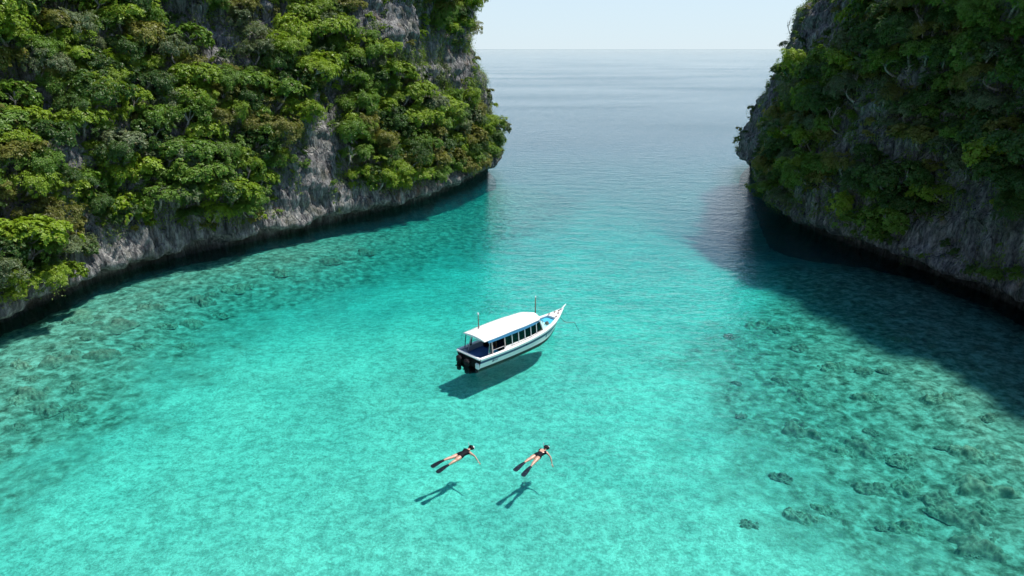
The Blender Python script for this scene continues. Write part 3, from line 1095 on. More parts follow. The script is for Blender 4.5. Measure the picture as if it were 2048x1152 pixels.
CORAL_M = {'dark brown': mat_coral('coral_brown', (0.15, 0.14, 0.10), (0.32, 0.28, 0.20)),
           'olive': mat_coral('coral_olive', (0.17, 0.165, 0.11), (0.37, 0.35, 0.25)),
           'tan': mat_coral('coral_tan', (0.2, 0.17, 0.11), (0.46, 0.41, 0.3))}
CORAL = {}
for v in range(6):
    n = 56
    U, W_ = np.meshgrid(np.linspace(-1.5, 1.5, n), np.linspace(-1.5, 1.5, n), indexing='ij')
    q = np.stack([U, W_, 0 * U + v * 5.3], -1)
    hgt = 0.42 * (0.42 - 0.55 * (U ** 2 + 1.6 * W_ ** 2) + 1.15 * fbm(q * 1.5, 2) + 0.45 * fbm(q * 4.5 + 3, 3))
    hgt = hgt - 1.2 * np.maximum(np.maximum(np.abs(U), np.abs(W_)) - 1.0, 0)
    hgt = np.clip(hgt, -0.12, 0.30) + 0.10 * np.abs(fbm(q * 8, 2)) * (hgt > 0)
    f = grid_faces(n, n)
    f = f[(hgt.ravel()[f] > -0.11).any(1)]
    used_, inv = np.unique(f, return_inverse=True)
    me = mesh_np('coral_head', np.stack([U, W_, hgt], -1).reshape(-1, 3)[used_], inv.reshape(f.shape), None, True)
    for cn, cm in CORAL_M.items():
        m2 = me.copy()
        m2.materials.append(cm)
        CORAL[v, cn] = m2

rs = np.random.default_rng(77)
coral_px = [(1605, 845, 1.1), (1735, 880, 0.8), (1690, 890, 0.7), (1745, 960, 0.8), (1820, 960, 0.7), (1650, 1000, 0.5), (1950, 905, 0.8), (1975, 970, 0.9), (1880, 985, 0.9), (1930, 1020, 1.0),
            (1970, 1075, 0.9), (1815, 1035, 0.8), (1610, 780, 0.7), (1740, 790, 0.8), (1880, 800, 0.8), (1560, 750, 0.5), 
            (60, 790, 0.8), (90, 815, 0.6), (165, 640, 1.0), (230, 655, 1.1), (300, 620, 1.0), (120, 725, 0.8), (200, 712, 1.0), (330, 650, 0.7), (400, 600, 0.9), (470, 575, 0.8), (560, 545, 0.9),
            (660, 520, 0.9), (730, 500, 1.0), (285, 690, 0.8), (380, 640, 0.8), (45, 740, 0.8), (150, 770, 0.6), (440, 620, 0.6), (1520, 640, 0.8), (1600, 690, 0.8), (1580, 650, 0.6), (1660, 730, 0.8)]
extra = []
while len(extra) < 48:
    x, y = (rs.uniform(20, 520), rs.uniform(560, 860)) if rs.random() < 0.45 else (rs.uniform(1440, 2040), rs.uniform(620, 1120))
    g = ground(x, y, -1.2)
    if depth_pt(g[0], g[1])[1] > rs.uniform(0.1, 0.8):
        extra.append((x, y, rs.uniform(0.2, 0.6)))
for px, py, r in coral_px + extra:
    g = ground(px, py, -1.3)
    d, rf = depth_pt(g[0], g[1])
    cn = ['dark brown', 'olive', 'tan'][rs.choice(3, p=[0.5, 0.35, 0.15])]
    o = obj('coral_head', CORAL[int(rs.integers(6)), cn])
    o.location = (g[0], g[1], -d + 0.06)
    o.rotation_euler = (0, 0, rs.uniform(-0.7, 0.7))
    k = r * rs.uniform(0.9, 1.5)
    o.scale = (k, k * rs.uniform(0.7, 1.1), min(k, (d - 0.25) * 1.1))
    side = 'left' if px < 1024 else 'right'
    sz = 'large' if r > 0.75 else 'small'
    reach = 'close under' if (seg_dist(np.array([[g[0], g[1]]]), CL.B if side == 'left' else CR.B)[0] < 9) else 'out from'
    row = 'far' if py < 640 else ('middle' if py < 820 else 'near')
    tag(o, f'{sz} {cn} coral head {reach} {side} cliff, {row} part', 'coral', f'{sz} {cn} corals {reach} the {side} cliff, {row} part')

# ------------------------------------------------------------------ the excursion boat
M['white_paint'] = simple('white_paint', (0.80, 0.80, 0.79), 0.35, 0.5, var=0.06, vscale=1.2)
M['hull_white'] = simple('hull_white', (0.72, 0.75, 0.75), 0.3, 0.5, var=0.1, vscale=1.5)
M['navy'] = simple('navy_paint', (0.015, 0.04, 0.14), 0.3, 0.5)
M['roof_blue'] = simple('roof_edge_blue', (0.05, 0.22, 0.42), 0.4)
M['deck_blue'] = simple('deck_blue', (0.03, 0.10, 0.30), 0.6)
M['sky_blue'] = simple('deck_sky_blue', (0.06, 0.45, 0.68), 0.5)
M['pale_cyan'] = simple('deck_pale_cyan', (0.40, 0.78, 0.80), 0.5)
M['black'] = simple('black_plastic', (0.010, 0.010, 0.012), 0.7, 0.2)
M['antifoul'] = simple('antifouling', (0.02, 0.018, 0.018), 0.7)
M['post_pink'] = simple('faded_post', (0.62, 0.46, 0.42), 0.6)
M['steel'] = simple('steel', (0.5, 0.5, 0.5), 0.3, metal=0.9)
M['wood'] = simple('mast_wood', (0.16, 0.10, 0.06), 0.7)
M['brown_seat'] = simple('seat_brown', (0.12, 0.05, 0.03), 0.7)
M['orange'] = simple('life_vest_orange', (0.6, 0.13, 0.03), 0.8)
M['grey_panel'] = simple('grey_panel', (0.30, 0.32, 0.36), 0.6)
M['rope'] = simple('rope', (0.14, 0.16, 0.13), 0.9)


def mat_glass():
    k = NT('tinted_glass')
    tr = k('ShaderNodeBsdfTransparent', {0: (0.045, 0.05, 0.055, 1)})
    gl = k('ShaderNodeBsdfGlossy', {0: (1, 1, 1, 1), 'Roughness': 0.03})
    fr = k('ShaderNodeFresnel', {'IOR': 1.45})
    ms = k('ShaderNodeMixShader', {0: fr.outputs[0], 1: tr.outputs[0], 2: gl.outputs[0]})
    k.t.links.new(ms.outputs[0], k.out.inputs[0])
    return k.m


def mat_screen():
    k = NT('clear_screen')
    tr = k('ShaderNodeBsdfTransparent', {0: (0.62, 0.74, 0.78, 1)})
    gl = k('ShaderNodeBsdfGlossy', {0: (1, 1, 1, 1), 'Roughness': 0.05})
    fr = k('ShaderNodeFresnel', {'IOR': 1.45})
    ms = k('ShaderNodeMixShader', {0: fr.outputs[0], 1: tr.outputs[0], 2: gl.outputs[0]})
    k.t.links.new(ms.outputs[0], k.out.inputs[0])
    return k.m


M['glass'] = mat_glass()
M['screen'] = mat_screen()

BOAT = empty('excursion_boat', (-2.74, 39.42, 0), R(45.0))
tag(BOAT, 'white roofed excursion boat with navy stripe moored in the turquoise inlet', 'boat')
BX = np.array([0, 1.5, 3, 4.5, 6, 7, 7.7, 8.2, 8.6, 9.05])
HB = np.array([1.14, 1.22, 1.26, 1.24, 1.10, 0.89, 0.65, 0.44, 0.25, 0.035])
SZ = np.array([0.74, 0.72, 0.73, 0.77, 0.85, 0.94, 1.04, 1.14, 1.26, 1.42])
xs = np.concatenate([np.linspace(0, 6, 21), np.linspace(6, 9.05, 24)[1:]])
hb = lambda x: float(np.interp(x, BX, HB))
sz = lambda x: float(np.interp(x, BX, SZ))
# smoother than piecewise linear
_hb = np.convolve(np.pad(np.interp(np.arange(0, 9.06, 0.05), BX, HB), 9, mode='reflect', reflect_type='odd'), np.ones(19) / 19, 'valid')
_sz = np.convolve(np.pad(np.interp(np.arange(0, 9.06, 0.05), BX, SZ), 9, mode='reflect', reflect_type='odd'), np.ones(19) / 19, 'valid')
hb = lambda x: max(0.03, float(np.interp(x, np.arange(0, 9.06, 0.05), _hb)))
sz = lambda x: float(np.interp(x, np.arange(0, 9.06, 0.05), _sz))


def side_pt(x, t, sg, proud=0.0):
    """t 0 at the sheer, 1 at the waterline; the stem rakes back below the sheer"""
    rake = np.interp(x, [5.5, 9.05], [0, 1]) ** 1.5
    w = hb(x) * (1 - (0.14 + 0.30 * rake) * t) + proud
    return (x - rake * 0.95 * t, sg * w, sz(x) * (1 - t))


def band(t0, t1, proud, sg, n=2, x0=0.0, x1=9.05, back=True):
    rows = []
    for x in [q for q in xs if x0 - 1e-6 <= q <= x1 + 1e-6]:
        outer = [side_pt(x, t0 + (t1 - t0) * k / n, sg, proud) for k in range(n + 1)]
        inner = [side_pt(x, t0 + (t1 - t0) * k / n, sg, -0.02) for k in range(n, -1, -1)]
        rows.append(outer + inner)
    m = MB().loft(rows, close=True)
    k = len(rows[0])
    m.add(rows[0], [tuple(range(k))]).add(rows[-1], [tuple(range(k - 1, -1, -1))])
    return m


hull = MB()
rows = []
for x in xs:
    rake = np.interp(x, [5.5, 9.05], [0, 1]) ** 1.5
    L = [side_pt(x, t, 1) for t in np.linspace(0, 1, 7)]
    Rr = [side_pt(x, t, -1) for t in np.linspace(1, 0, 7)]
    kz = -0.62 * (1 - 0.55 * rake)
    bl = side_pt(x, 1, 1)
    keel = [(bl[0] - 0.1 * rake, bl[1] * 0.82, kz * 0.45), (bl[0] - 0.25 * rake, 0, kz), (bl[0] - 0.1 * rake, -bl[1] * 0.82, kz * 0.45)]
    rows.append(L + keel + Rr)
hull.loft([r_[:7] for r_ in rows]).loft([r_[-7:] for r_ in rows])
hp = hull.build('hull', M['hull_white'], BOAT, smooth=True)
MB().loft([r_[6:11] for r_ in rows]).build('keel', M['antifoul'], hp, smooth=True)
for sg in (1, -1):
    band(0.0, 0.17, 0.035, sg).build('rub_rail', M['white_paint'], BOAT)
    band(0.175, 0.43, 0.012, sg).build('hull_stripe', M['navy'], hp)
    band(0.90, 1.0, 0.006, sg).build('boot_stripe', M['antifoul'], hp)
# transom: white frame corners and a dark well behind the motors
m = MB()
tw = hb(0)
m.add([(0.0, -tw * 0.86, 0.0), (0.0, tw * 0.86, 0.0), (0.0, tw, 0.74), (0.0, -tw, 0.74), (0.05, -tw * 0.86, 0), (0.05, tw * 0.86, 0), (0.05, tw, 0.74), (0.05, -tw, 0.74)],
      [(0, 1, 2, 3), (7, 6, 5, 4), (0, 4, 5, 1), (1, 5, 6, 2), (2, 6, 7, 3), (3, 7, 4, 0)])
m.build('transom', M['black'], BOAT)
MB().box(-0.10, 0.10, -tw * 0.97, tw * 0.97, 0.66, 0.78).build('transom_rail', M['white_paint'], BOAT, bevel=0.03)
for sg in (1, -1):
    MB().box(-0.14, 0.02, min(sg * tw * 0.62, sg * tw * 0.9), max(sg * tw * 0.62, sg * tw * 0.9), 0.02, 0.42).build('transom_corner', M['hull_white'], BOAT, bevel=0.05)
# gunwale tops
for sg in (1, -1):
    rows = []
    for x in xs:
        w = hb(x)
        wi = max(w - (0.17 + 0.06 * np.interp(x, [5, 7], [0, 1])), 0.0)
        z = sz(x)
        rows.append([(x, sg * (w + 0.035), z + 0.004), (x, sg * (w + 0.02), z + 0.035), (x, sg * wi, z + 0.035), (x, sg * wi, z - 0.05)])
    MB().loft(rows).build('gunwale', M['white_paint'], BOAT)
# cockpit: floor and inner walls
m = MB()
rows = [[(x, hb(x) - 0.12, 0.30), (x, -hb(x) + 0.12, 0.30)] for x in xs if x <= 6.3]
m.loft(rows).build('cockpit_floor', M['deck_blue'], BOAT)
for sg in (1, -1):
    rows = [[(x, sg * (hb(x) - 0.165), sz(x) - 0.02), (x, sg * (hb(x) - 0.15), 0.30)] for x in xs if x <= 6.3]
    MB().loft(rows).build('inner_side', M['grey_panel'], BOAT)
# foredeck: a sunk blue tray inside the bow, white round its rim
rows = [[(x, max(hb(x) - 0.225, 0.0), sz(x) - 0.13), (x, -max(hb(x) - 0.225, 0.0), sz(x) - 0.13)] for x in xs if 5.9 <= x <= 7.65]
MB().loft(rows).build('foredeck', M['pale_cyan'], BOAT)
rows = [[(x, max(hb(x) - 0.225, 0.0), sz(x) - 0.10), (x, -max(hb(x) - 0.225, 0.0), sz(x) - 0.10)] for x in xs if 7.15 <= x <= 7.9]
MB().loft(rows).build('bow_locker', M['sky_blue'], BOAT)
rows = [[(x, max(hb(x) - 0.10, 0.0), sz(x) + 0.037), (x, -max(hb(x) - 0.10, 0.0), sz(x) + 0.037)] for x in xs if x >= 7.82]
MB().loft(rows).build('bow_plate', M['white_paint'], BOAT)
MB().add([(7.82, hb(7.82) - 0.12, sz(7.82) + 0.037), (7.82, -hb(7.82) + 0.12, sz(7.82) + 0.037), (7.84, -hb(7.82) + 0.12, sz(7.8) - 0.15), (7.84, hb(7.82) - 0.12, sz(7.8) - 0.15)], [(0, 1, 2, 3)]).build('bow_bulkhead', M['white_paint'], BOAT)
MB().tube([(8.8, 0, 1.34), (9.05, 0, 1.48), (9.36, 0, 1.66)], [0.09, 0.05, 0.028], 8).build('bowsprit', M['white_paint'], BOAT, smooth=True)
for (x, y) in ((8.35, 0.17), (8.35, -0.17), (8.62, 0.0), (7.95, 0.34), (7.95, -0.34)):
    m = MB().tube([(x - 0.09, y, sz(x) + 0.11), (x + 0.09, y, sz(x) + 0.11)], 0.028, 6).tube([(x, y, sz(x) + 0.03), (x, y, sz(x) + 0.12)], 0.03, 6)
    m.build('mooring_cleat', M['wood'], BOAT)

# cabin: sills, posts, window panes, roof
CX0, CX1 = 0.75, 5.85
cw = lambda x: hb(x) - 0.17


def wall_pt(x, z, sg):
    """the cabin side leans a little inwards towards the roof"""
    return (x, sg * (cw(x) - 0.10 * (z - 0.75)), z)


HEAD, SILL = 1.62, 0.92
for sg in (1, -1):
    rows = []
    for x in np.linspace(2.15, CX1 + 0.25, 14):
        a, b = wall_pt(x, 0.70, sg), wall_pt(x, SILL, sg)
        rows.append([a, b, (b[0], b[1] - sg * 0.05, b[2]), (a[0], a[1] - sg * 0.05, a[2])])
    MB().loft(rows, close=True).build('cabin_side', M['white_paint'], BOAT)
    rows = []
    for x in np.linspace(CX0, CX1 - 0.05, 14):
        a, b = wall_pt(x, HEAD - 0.03, sg), wall_pt(x, HEAD + 0.15, sg)
        e = float(np.interp(x, [0.4, 1.5, 4.0, 5.2, 5.9], [1.08, 1.13, 1.13, 1.02, 0.80])) - 0.075 + 0.012
        rows.append([(a[0], sg * (e + 0.02), a[2]), (b[0], sg * e, b[2]), (b[0], sg * (e - 0.05), b[2]), (a[0], sg * (e - 0.05), a[2])])
    MB().loft(rows, close=True).build('roof_beam', M['roof_blue'], BOAT)
    posts = [2.2, 2.85, 3.45, 4.05, 4.65, 5.25, 5.85]
    for k, x in enumerate(posts):
        b, t = wall_pt(x + (0.12 if k == 6 else 0), SILL - 0.02, sg), wall_pt(x - (0.20 if k == 6 else 0), HEAD + 0.02, sg)
        MB().tube([(b[0], b[1] + sg * 0.008, b[2]), (t[0], t[1] + sg * 0.008, t[2])], 0.030 if k else 0.045, 6).build('window_post', M['post_pink'] if k == 0 else M['white_paint'], BOAT)
    for k in range(6):
        x0, x1 = posts[k], posts[k + 1]
        e = 0.20 if k == 5 else 0.0
        q = [wall_pt(x0, SILL, sg), wall_pt(x1 + (0.1 if e else 0), SILL, sg), wall_pt(x1 - e, HEAD, sg), wall_pt(x0, HEAD, sg)]
        q = [(a, b - sg * 0.02, c) for a, b, c in q]
        q2 = [(a, b - sg * 0.012, c) for a, b, c in q]
        MB().add(q + q2, [(0, 1, 2, 3), (7, 6, 5, 4), (0, 4, 5, 1), (1, 5, 6, 2), (2, 6, 7, 3), (3, 7, 4, 0)]).build('window_pane', M['glass'], BOAT)
    # open after part: stout post, slanting brace, thin stern stanchion, clear side screen
    b, t = wall_pt(1.12, 0.74, sg), wall_pt(1.12, HEAD + 0.02, sg)
    MB().tube([b, t], 0.045, 7).build('roof_post', M['post_pink'], BOAT)
    b, t = wall_pt(0.78, 0.5, sg), wall_pt(1.08, HEAD, sg)
    MB().tube([(b[0], b[1] - sg * 0.1, b[2]), (t[0], t[1] - sg * 0.1, t[2])], 0.025, 6).build('slanting_brace', M['white_paint'], BOAT)
    b, t = wall_pt(0.55, 0.74, sg), wall_pt(0.60, HEAD + 0.05, sg)
    if sg > 0:
        MB().tube([b, t], 0.03, 6).build('stern_stanchion', M['black'], BOAT)
    rl = [wall_pt(x, 0.98, sg) for x in (1.15, 1.65, 2.15)]
    MB().tube(rl, 0.018, 6).build('side_rail', M['steel'], BOAT)
    q = [wall_pt(0.8, 0.74, sg), wall_pt(1.1, 0.74, sg), wall_pt(1.1, HEAD, sg), wall_pt(1.05, HEAD, sg)]
    q = [(a, b - sg * 0.07, c) for a, b, c in q]
    q2 = [(a, b - sg * 0.01, c) for a, b, c in q]
    MB().add(q + q2, [(0, 1, 2, 3), (7, 6, 5, 4), (0, 4, 5, 1), (1, 5, 6, 2), (2, 6, 7, 3), (3, 7, 4, 0)]).build('side_screen', M['screen'], BOAT)
    # grab rail along the side deck
    MB().tube([(x, sg * (hb(x) - 0.10), sz(x) + 0.12) for x in (2.6, 3.4, 4.2, 5.0, 5.8)], 0.014, 6).build('grab_rail', M['wood'], BOAT)

# bulkhead with a dark doorway behind the open stern well, and the raked windscreen
m = MB()
for y0, y1 in ((-0.98, -0.30), (0.30, 0.98)):
    m.box(2.14, 2.19, y0, y1, 0.30, HEAD)
m.build('cabin_bulkhead', M['screen'], BOAT)
m = MB().box(2.12, 2.135, -0.32, -0.26, 0.3, HEAD).box(2.12, 2.135, 0.26, 0.32, 0.3, HEAD)
m.build('door_frame', M['wood'], BOAT)
wy = cw(5.8) - 0.06
for k in range(3):
    y0, y1 = -wy + 2 * wy * k / 3 + 0.03, -wy + 2 * wy * (k + 1) / 3 - 0.03
    MB().add([(6.02, y0, 0.95), (6.02, y1, 0.95), (5.72, y1 * 0.95, HEAD), (5.72, y0 * 0.95, HEAD), (6.0, y0, 0.95), (6.0, y1, 0.95), (5.70, y1 * 0.95, HEAD), (5.70, y0 * 0.95, HEAD)],
             [(0, 1, 2, 3), (7, 6, 5, 4), (0, 4, 5, 1), (1, 5, 6, 2), (2, 6, 7, 3), (3, 7, 4, 0)]).build('windscreen_pane', M['glass'], BOAT)
for k in range(4):
    y = -wy + 2 * wy * k / 3
    MB().tube([(6.03, y, 0.93), (5.71, y * 0.95, HEAD + 0.02)], 0.032, 6).build('windscreen_post', M['white_paint'], BOAT)
m = MB()
rows = [[(6.0, -cw(6.0) + 0.02, 0.70), (6.05, -cw(6.0) + 0.02, 0.95)], [(6.08, 0, 0.70), (6.1, 0, 0.95)], [(6.0, cw(6.0) - 0.02, 0.70), (6.05, cw(6.0) - 0.02, 0.95)]]
m.loft(rows).build('cabin_front', M['white_paint'], BOAT)

# roof: cambered slab, square at the stern, rounded and narrowing at the front
rows_t, rows_b = [], []
rx = np.r_[0.42, np.linspace(0.5, 5.2, 12), np.linspace(5.3, 6.02, 9)]
for x in rx:
    w = float(np.interp(x, [0.4, 1.5, 4.0, 5.2], [1.02, 1.07, 1.07, 0.97]))
    if x > 5.2: w *= math.sqrt(max(1 - ((x - 5.2) / 0.86) ** 2.6, 0.05))
    ys = np.linspace(-1, 1, 13)
    zc = 1.80 + 0.05 * np.interp(x, [0.4, 3, 6], [0, 1, 0.4])
    rows_t.append([(x, w * y, zc + 0.10 * (1 - y * y) - 0.02 * (abs(y) > 0.99)) for y in ys])
    rows_b.append([(x, w * y, zc - 0.055 + 0.02 * (1 - y * y)) for y in ys])
m = MB()
full = [t + b[::-1] for t, b in zip(rows_t, rows_b)]
m.loft(full, close=True)
k = len(full[0])
m.add(full[0], [tuple(range(k))]).add(full[-1], [tuple(range(k - 1, -1, -1))])
roof = m.build('roof', M['white_paint'], BOAT, smooth=False)
for p in roof.data.polygons:
    p.use_smooth = abs(p.normal.z) > 0.5
for x in (1.6, 2.8, 4.0, 5.0):
    ys = np.linspace(-0.97, 0.97, 9)
    w = float(np.interp(x, [0.4, 1.5, 4.0, 5.2], [1.02, 1.07, 1.07, 0.97]))
    zc = 1.80 + 0.05 * np.interp(x, [0.4, 3, 6], [0, 1, 0.4])
    MB().loft([[(x - 0.02, w * y, zc + 0.104 + 0.10 * (0 - y * y)) for y in ys], [(x + 0.02, w * y, zc + 0.104 + 0.10 * (0 - y * y)) for y in ys]]).build('roof_seam', M['white_paint'], roof)

coil = [(7.05 + 0.16 * math.cos(a) * (1 - 0.012 * k), -0.28 + 0.16 * math.sin(a) * (1 - 0.012 * k), sz(7.05) - 0.10 + 0.004 * k) for k, a in enumerate(np.linspace(0, 8 * math.pi, 50))]
MB().tube(coil, 0.02, 5).build('rope_coil', M['rope'], BOAT, smooth=True)
# masts
mast = MB().tube([(6.2, 0.05, 0.78), (6.2, 0.05, 3.0)], [0.045, 0.032], 8).build('bow_mast', M['wood'], BOAT, smooth=True)
MB().tube([(6.2, 0.05, 2.96), (6.2, 0.05, 3.06)], 0.05, 8).build('mast_cap', M['white_paint'], mast)
mast = MB().tube([(1.45, 0.62, 1.80), (1.45, 0.66, 2.85)], [0.035, 0.025], 8).build('signal_mast', M['wood'], BOAT, smooth=True)
MB().tube([(1.45, 0.66, 2.84), (1.45, 0.66, 2.97)], 0.055, 8).build('signal_lamp', M['white_paint'], mast)
MB().tube([(1.35, 0.62, 1.94), (1.45, 0.64, 2.2), (1.55, 0.62, 1.94)], 0.015, 5).build('mast_stay', M['steel'], mast)
MB().tube([(6.0, -0.62, 1.35), (6.06, -0.62, 1.56), (6.0, -0.84, 1.6), (5.93, -0.86, 1.38)], 0.02, 6).build('mirror_arm', M['steel'], BOAT)

# twin outboards on the transom
for y, dz in ((0.62, -0.12), (-0.12, -0.14)):
    root = MB().add([(-0.42, y - 0.21, 0.24 + dz), (-0.10, y - 0.25, 0.24 + dz), (-0.10, y + 0.25, 0.24 + dz), (-0.42, y + 0.21, 0.24 + dz),
                     (-0.45, y - 0.16, 0.70 + dz), (-0.14, y - 0.2, 0.64 + dz), (-0.14, y + 0.2, 0.64 + dz), (-0.45, y + 0.16, 0.70 + dz)],
                    [(0, 3, 2, 1), (4, 5, 6, 7), (0, 1, 5, 4), (1, 2, 6, 5), (2, 3, 7, 6), (3, 0, 4, 7)]).build('outboard_motor', M['black'], BOAT, smooth=True, bevel=0.07)
    MB().box(-0.42, -0.20, y - 0.13, y + 0.13, -0.42, 0.26 + dz).build('drive_leg', M['black'], root, bevel=0.04)
    MB().box(-0.5, -0.18, y - 0.16, y + 0.16, -0.14, -0.10).build('cavitation_plate', M['black'], root)
    MB().box(-0.24, 0.0, y - 0.13, y + 0.13, 0.28, 0.50).build('clamp_bracket', M['black'], root)

# benches and vests seen through the windows, blue stern seat
for x in (2.75, 3.4, 4.05, 4.7, 5.3):
    for sg in (1, -1):
        st = MB().box(x - 0.2, x + 0.2, min(sg * 0.32, sg * (cw(x) - 0.1)), max(sg * 0.32, sg * (cw(x) - 0.1)), 0.32, 0.62).build('bench_seat', M['brown_seat'], BOAT, bevel=0.03)
        MB().box(x - 0.24, x - 0.18, min(sg * 0.32, sg * (cw(x) - 0.12)), max(sg * 0.32, sg * (cw(x) - 0.12)), 0.6, 1.1).build('backrest', M['brown_seat'], st, bevel=0.02)
for x, y in ((3.15, -0.72), (3.8, -0.6), (2.6, -0.7), (4.45, 0.6)):
    MB().box(x - 0.08, x + 0.1, y - 0.2, y + 0.2, 0.64, 1.12).build('life_vest', M['orange'], BOAT, bevel=0.05)
MB().box(0.14, 0.52, -0.9, 0.42, 0.32, 0.58).build('stern_bench', M['deck_blue'], BOAT, bevel=0.04)
MB().box(0.16, 0.42, 0.5, 0.9, 0.32, 0.72).build('battery_box', M['grey_panel'], BOAT, bevel=0.04)
MB().box(1.6, 1.9, -0.85, -0.5, 0.32, 0.66).build('ice_chest', M['sky_blue'], BOAT, bevel=0.04)

# worn lettering and emblem on the starboard side: short navy strokes, not legible in the photograph
def side_mark(x0, x1, t0, t1, lean=0.0):
    a = [side_pt(x0, t1, -1, 0.010), side_pt(x1, t1, -1, 0.010), side_pt(x1 + lean, t0, -1, 0.010), side_pt(x0 + lean, t0, -1, 0.010)]
    return a


m = MB()
for k, (w, t0, t1) in enumerate([(0.07, 0.44, 0.68), (0.04, 0.50, 0.68), (0.05, 0.46, 0.64), (0.04, 0.50, 0.62), (0.05, 0.50, 0.64), (0.04, 0.46, 0.62)]):
    m.add(side_mark(1.0 + k * 0.085, 1.0 + k * 0.085 + w, t0, t1, 0.03), [(0, 1, 2, 3)])
m.build('stern_lettering', M['navy'], hp)
m = MB()
for k in range(12):
    a = 2 * math.pi * k / 12
    b = 2 * math.pi * (k + 1) / 12
    m.add([side_pt(6.35, 0.55, -1, 0.010), side_pt(6.35 + 0.10 * math.cos(a), 0.55 - 0.12 * math.sin(a), -1, 0.010), side_pt(6.35 + 0.10 * math.cos(b), 0.55 - 0.12 * math.sin(b), -1, 0.010)], [(0, 1, 2)])
m.build('bow_emblem', M['navy'], hp)
m = MB()
for k in range(9):
    m.add(side_mark(6.62 + k * 0.085, 6.62 + k * 0.085 + 0.045, 0.48 + 0.03 * (k % 2), 0.62, 0.02), [(0, 1, 2, 3)])
m.build('bow_lettering', M['roof_blue'], hp)

# anchor line from the bow down into the water
A = BOAT.matrix_basis @ Vector((8.35, -0.36, 1.02))
W = Vector(ground(1150, 646))
pts = [A.lerp(W, t) + Vector((0, 0, -0.35 * math.sin(math.pi * t) * (1 - t))) for t in np.linspace(0, 1, 10)] + [W + (W - A).normalized() * 0.6 + Vector((0, 0, -0.5))]
tag(MB().tube(pts, 0.022, 6).build('anchor_rope', M['rope'], smooth=True), 'thin dark anchor rope running from the boat bow into the water', 'rope')

# ------------------------------------------------------------------ the two snorkellers
def mat_skin():
    k = NT('skin')
    tc = k('ShaderNodeTexCoord')
    c = k.ramp(k.noise(tc.outputs['Object'], 7, 4), [(0.3, (0.42, 0.22, 0.15)), (0.7, (0.60, 0.36, 0.26))])
    p = k('ShaderNodeBsdfPrincipled', {'Base Color': c, 'Roughness': 0.35, 'Specular IOR Level': 0.5})
    k.t.links.new(p.outputs[0], k.out.inputs[0])
    return k.m


M['skin'] = mat_skin()
M['suit'] = simple('black_swimsuit', (0.006, 0.006, 0.010), 0.7, 0.15, vscale=20)
M['hair'] = simple('dark_hair', (0.008, 0.006, 0.006), 0.6, 0.2, vscale=30)
M['fin'] = simple('black_fin', (0.006, 0.010, 0.016), 0.7, 0.15, vscale=10)
M['mask_white'] = simple('white_silicone', (0.8, 0.82, 0.84), 0.3, vscale=20)


def skin_mesh(name, joints, edges, root=0, sub=2):
    """joints: (x, y, z, rx, ry); one continuous surface grown by the Skin modifier"""
    me = bpy.data.meshes.new(name)
    me.from_pydata([j[:3] for j in joints], edges, [])
    o = bpy.data.objects.new(name, me)
    COL.objects.link(o)
    md = o.modifiers.new('skin', 'SKIN')
    md.branch_smoothing = 0.6
    sv = me.skin_vertices[0].data
    for k, j in enumerate(joints):
        sv[k].radius = (j[3], j[4])
        sv[k].use_root = (k == root)
    s2 = o.modifiers.new('sub', 'SUBSURF')
    s2.levels = s2.render_levels = sub
    bpy.context.view_layer.update()
    dg = bpy.context.evaluated_depsgraph_get()
    out = bpy.data.meshes.new_from_object(o.evaluated_get(dg))
    bpy.data.objects.remove(o)
    for p in out.polygons: p.use_smooth = True
    return out


def shell(src, name, test, mat, off):
    """clothing: the faces of the body for which test is true, pushed out along the normals"""
    bm = bmesh.new()
    bm.from_mesh(src)
    bmesh.ops.delete(bm, geom=[f for f in bm.faces if not test(f.calc_center_median())], context='FACES')
    bm.normal_update()
    for v in bm.verts: v.co += v.normal * off
    bmesh.ops.solidify(bm, geom=bm.faces[:], thickness=0.004)
    me = bpy.data.meshes.new(name)
    bm.to_mesh(me); bm.free()
    for p in me.polygons: p.use_smooth = True
    me.materials.clear()
    me.materials.append(mat)
    return me


def hand_joints(J, E, wi, wrist, d, palm_n):
    """five fingers: d points along the hand, palm_n out of the back of the hand"""
    d = Vector(d).normalized()
    n = Vector(palm_n).normalized()
    s = d.cross(n).normalized()
    w = Vector(wrist)
    pi_ = len(J)
    c = w + d * 0.055
    J.append((*c, 0.034, 0.018)); E.append((wi, pi_))
    for k, (off, ln) in enumerate(((0.030, 0.062), (0.010, 0.075), (-0.010, 0.07), (-0.030, 0.054))):
        b = w + d * 0.10 + s * off
        i0 = len(J)
        J.append((*b, 0.010, 0.010))
        J.append((*(b + d * ln * 0.55 - n * 0.008 + s * off * 0.25), 0.009, 0.009))
        J.append((*(b + d * ln - n * 0.022 + s * off * 0.4), 0.007, 0.007))
        E += [(pi_, i0), (i0, i0 + 1), (i0 + 1, i0 + 2)]
    b = w + d * 0.04 + s * 0.042
    i0 = len(J)
    J.append((*b, 0.012, 0.012)); J.append((*(b + d * 0.035 + s * 0.028), 0.009, 0.009)); J.append((*(b + d * 0.065 + s * 0.034 - n * 0.01), 0.007, 0.007))
    E += [(pi_, i0), (i0, i0 + 1), (i0 + 1, i0 + 2)]


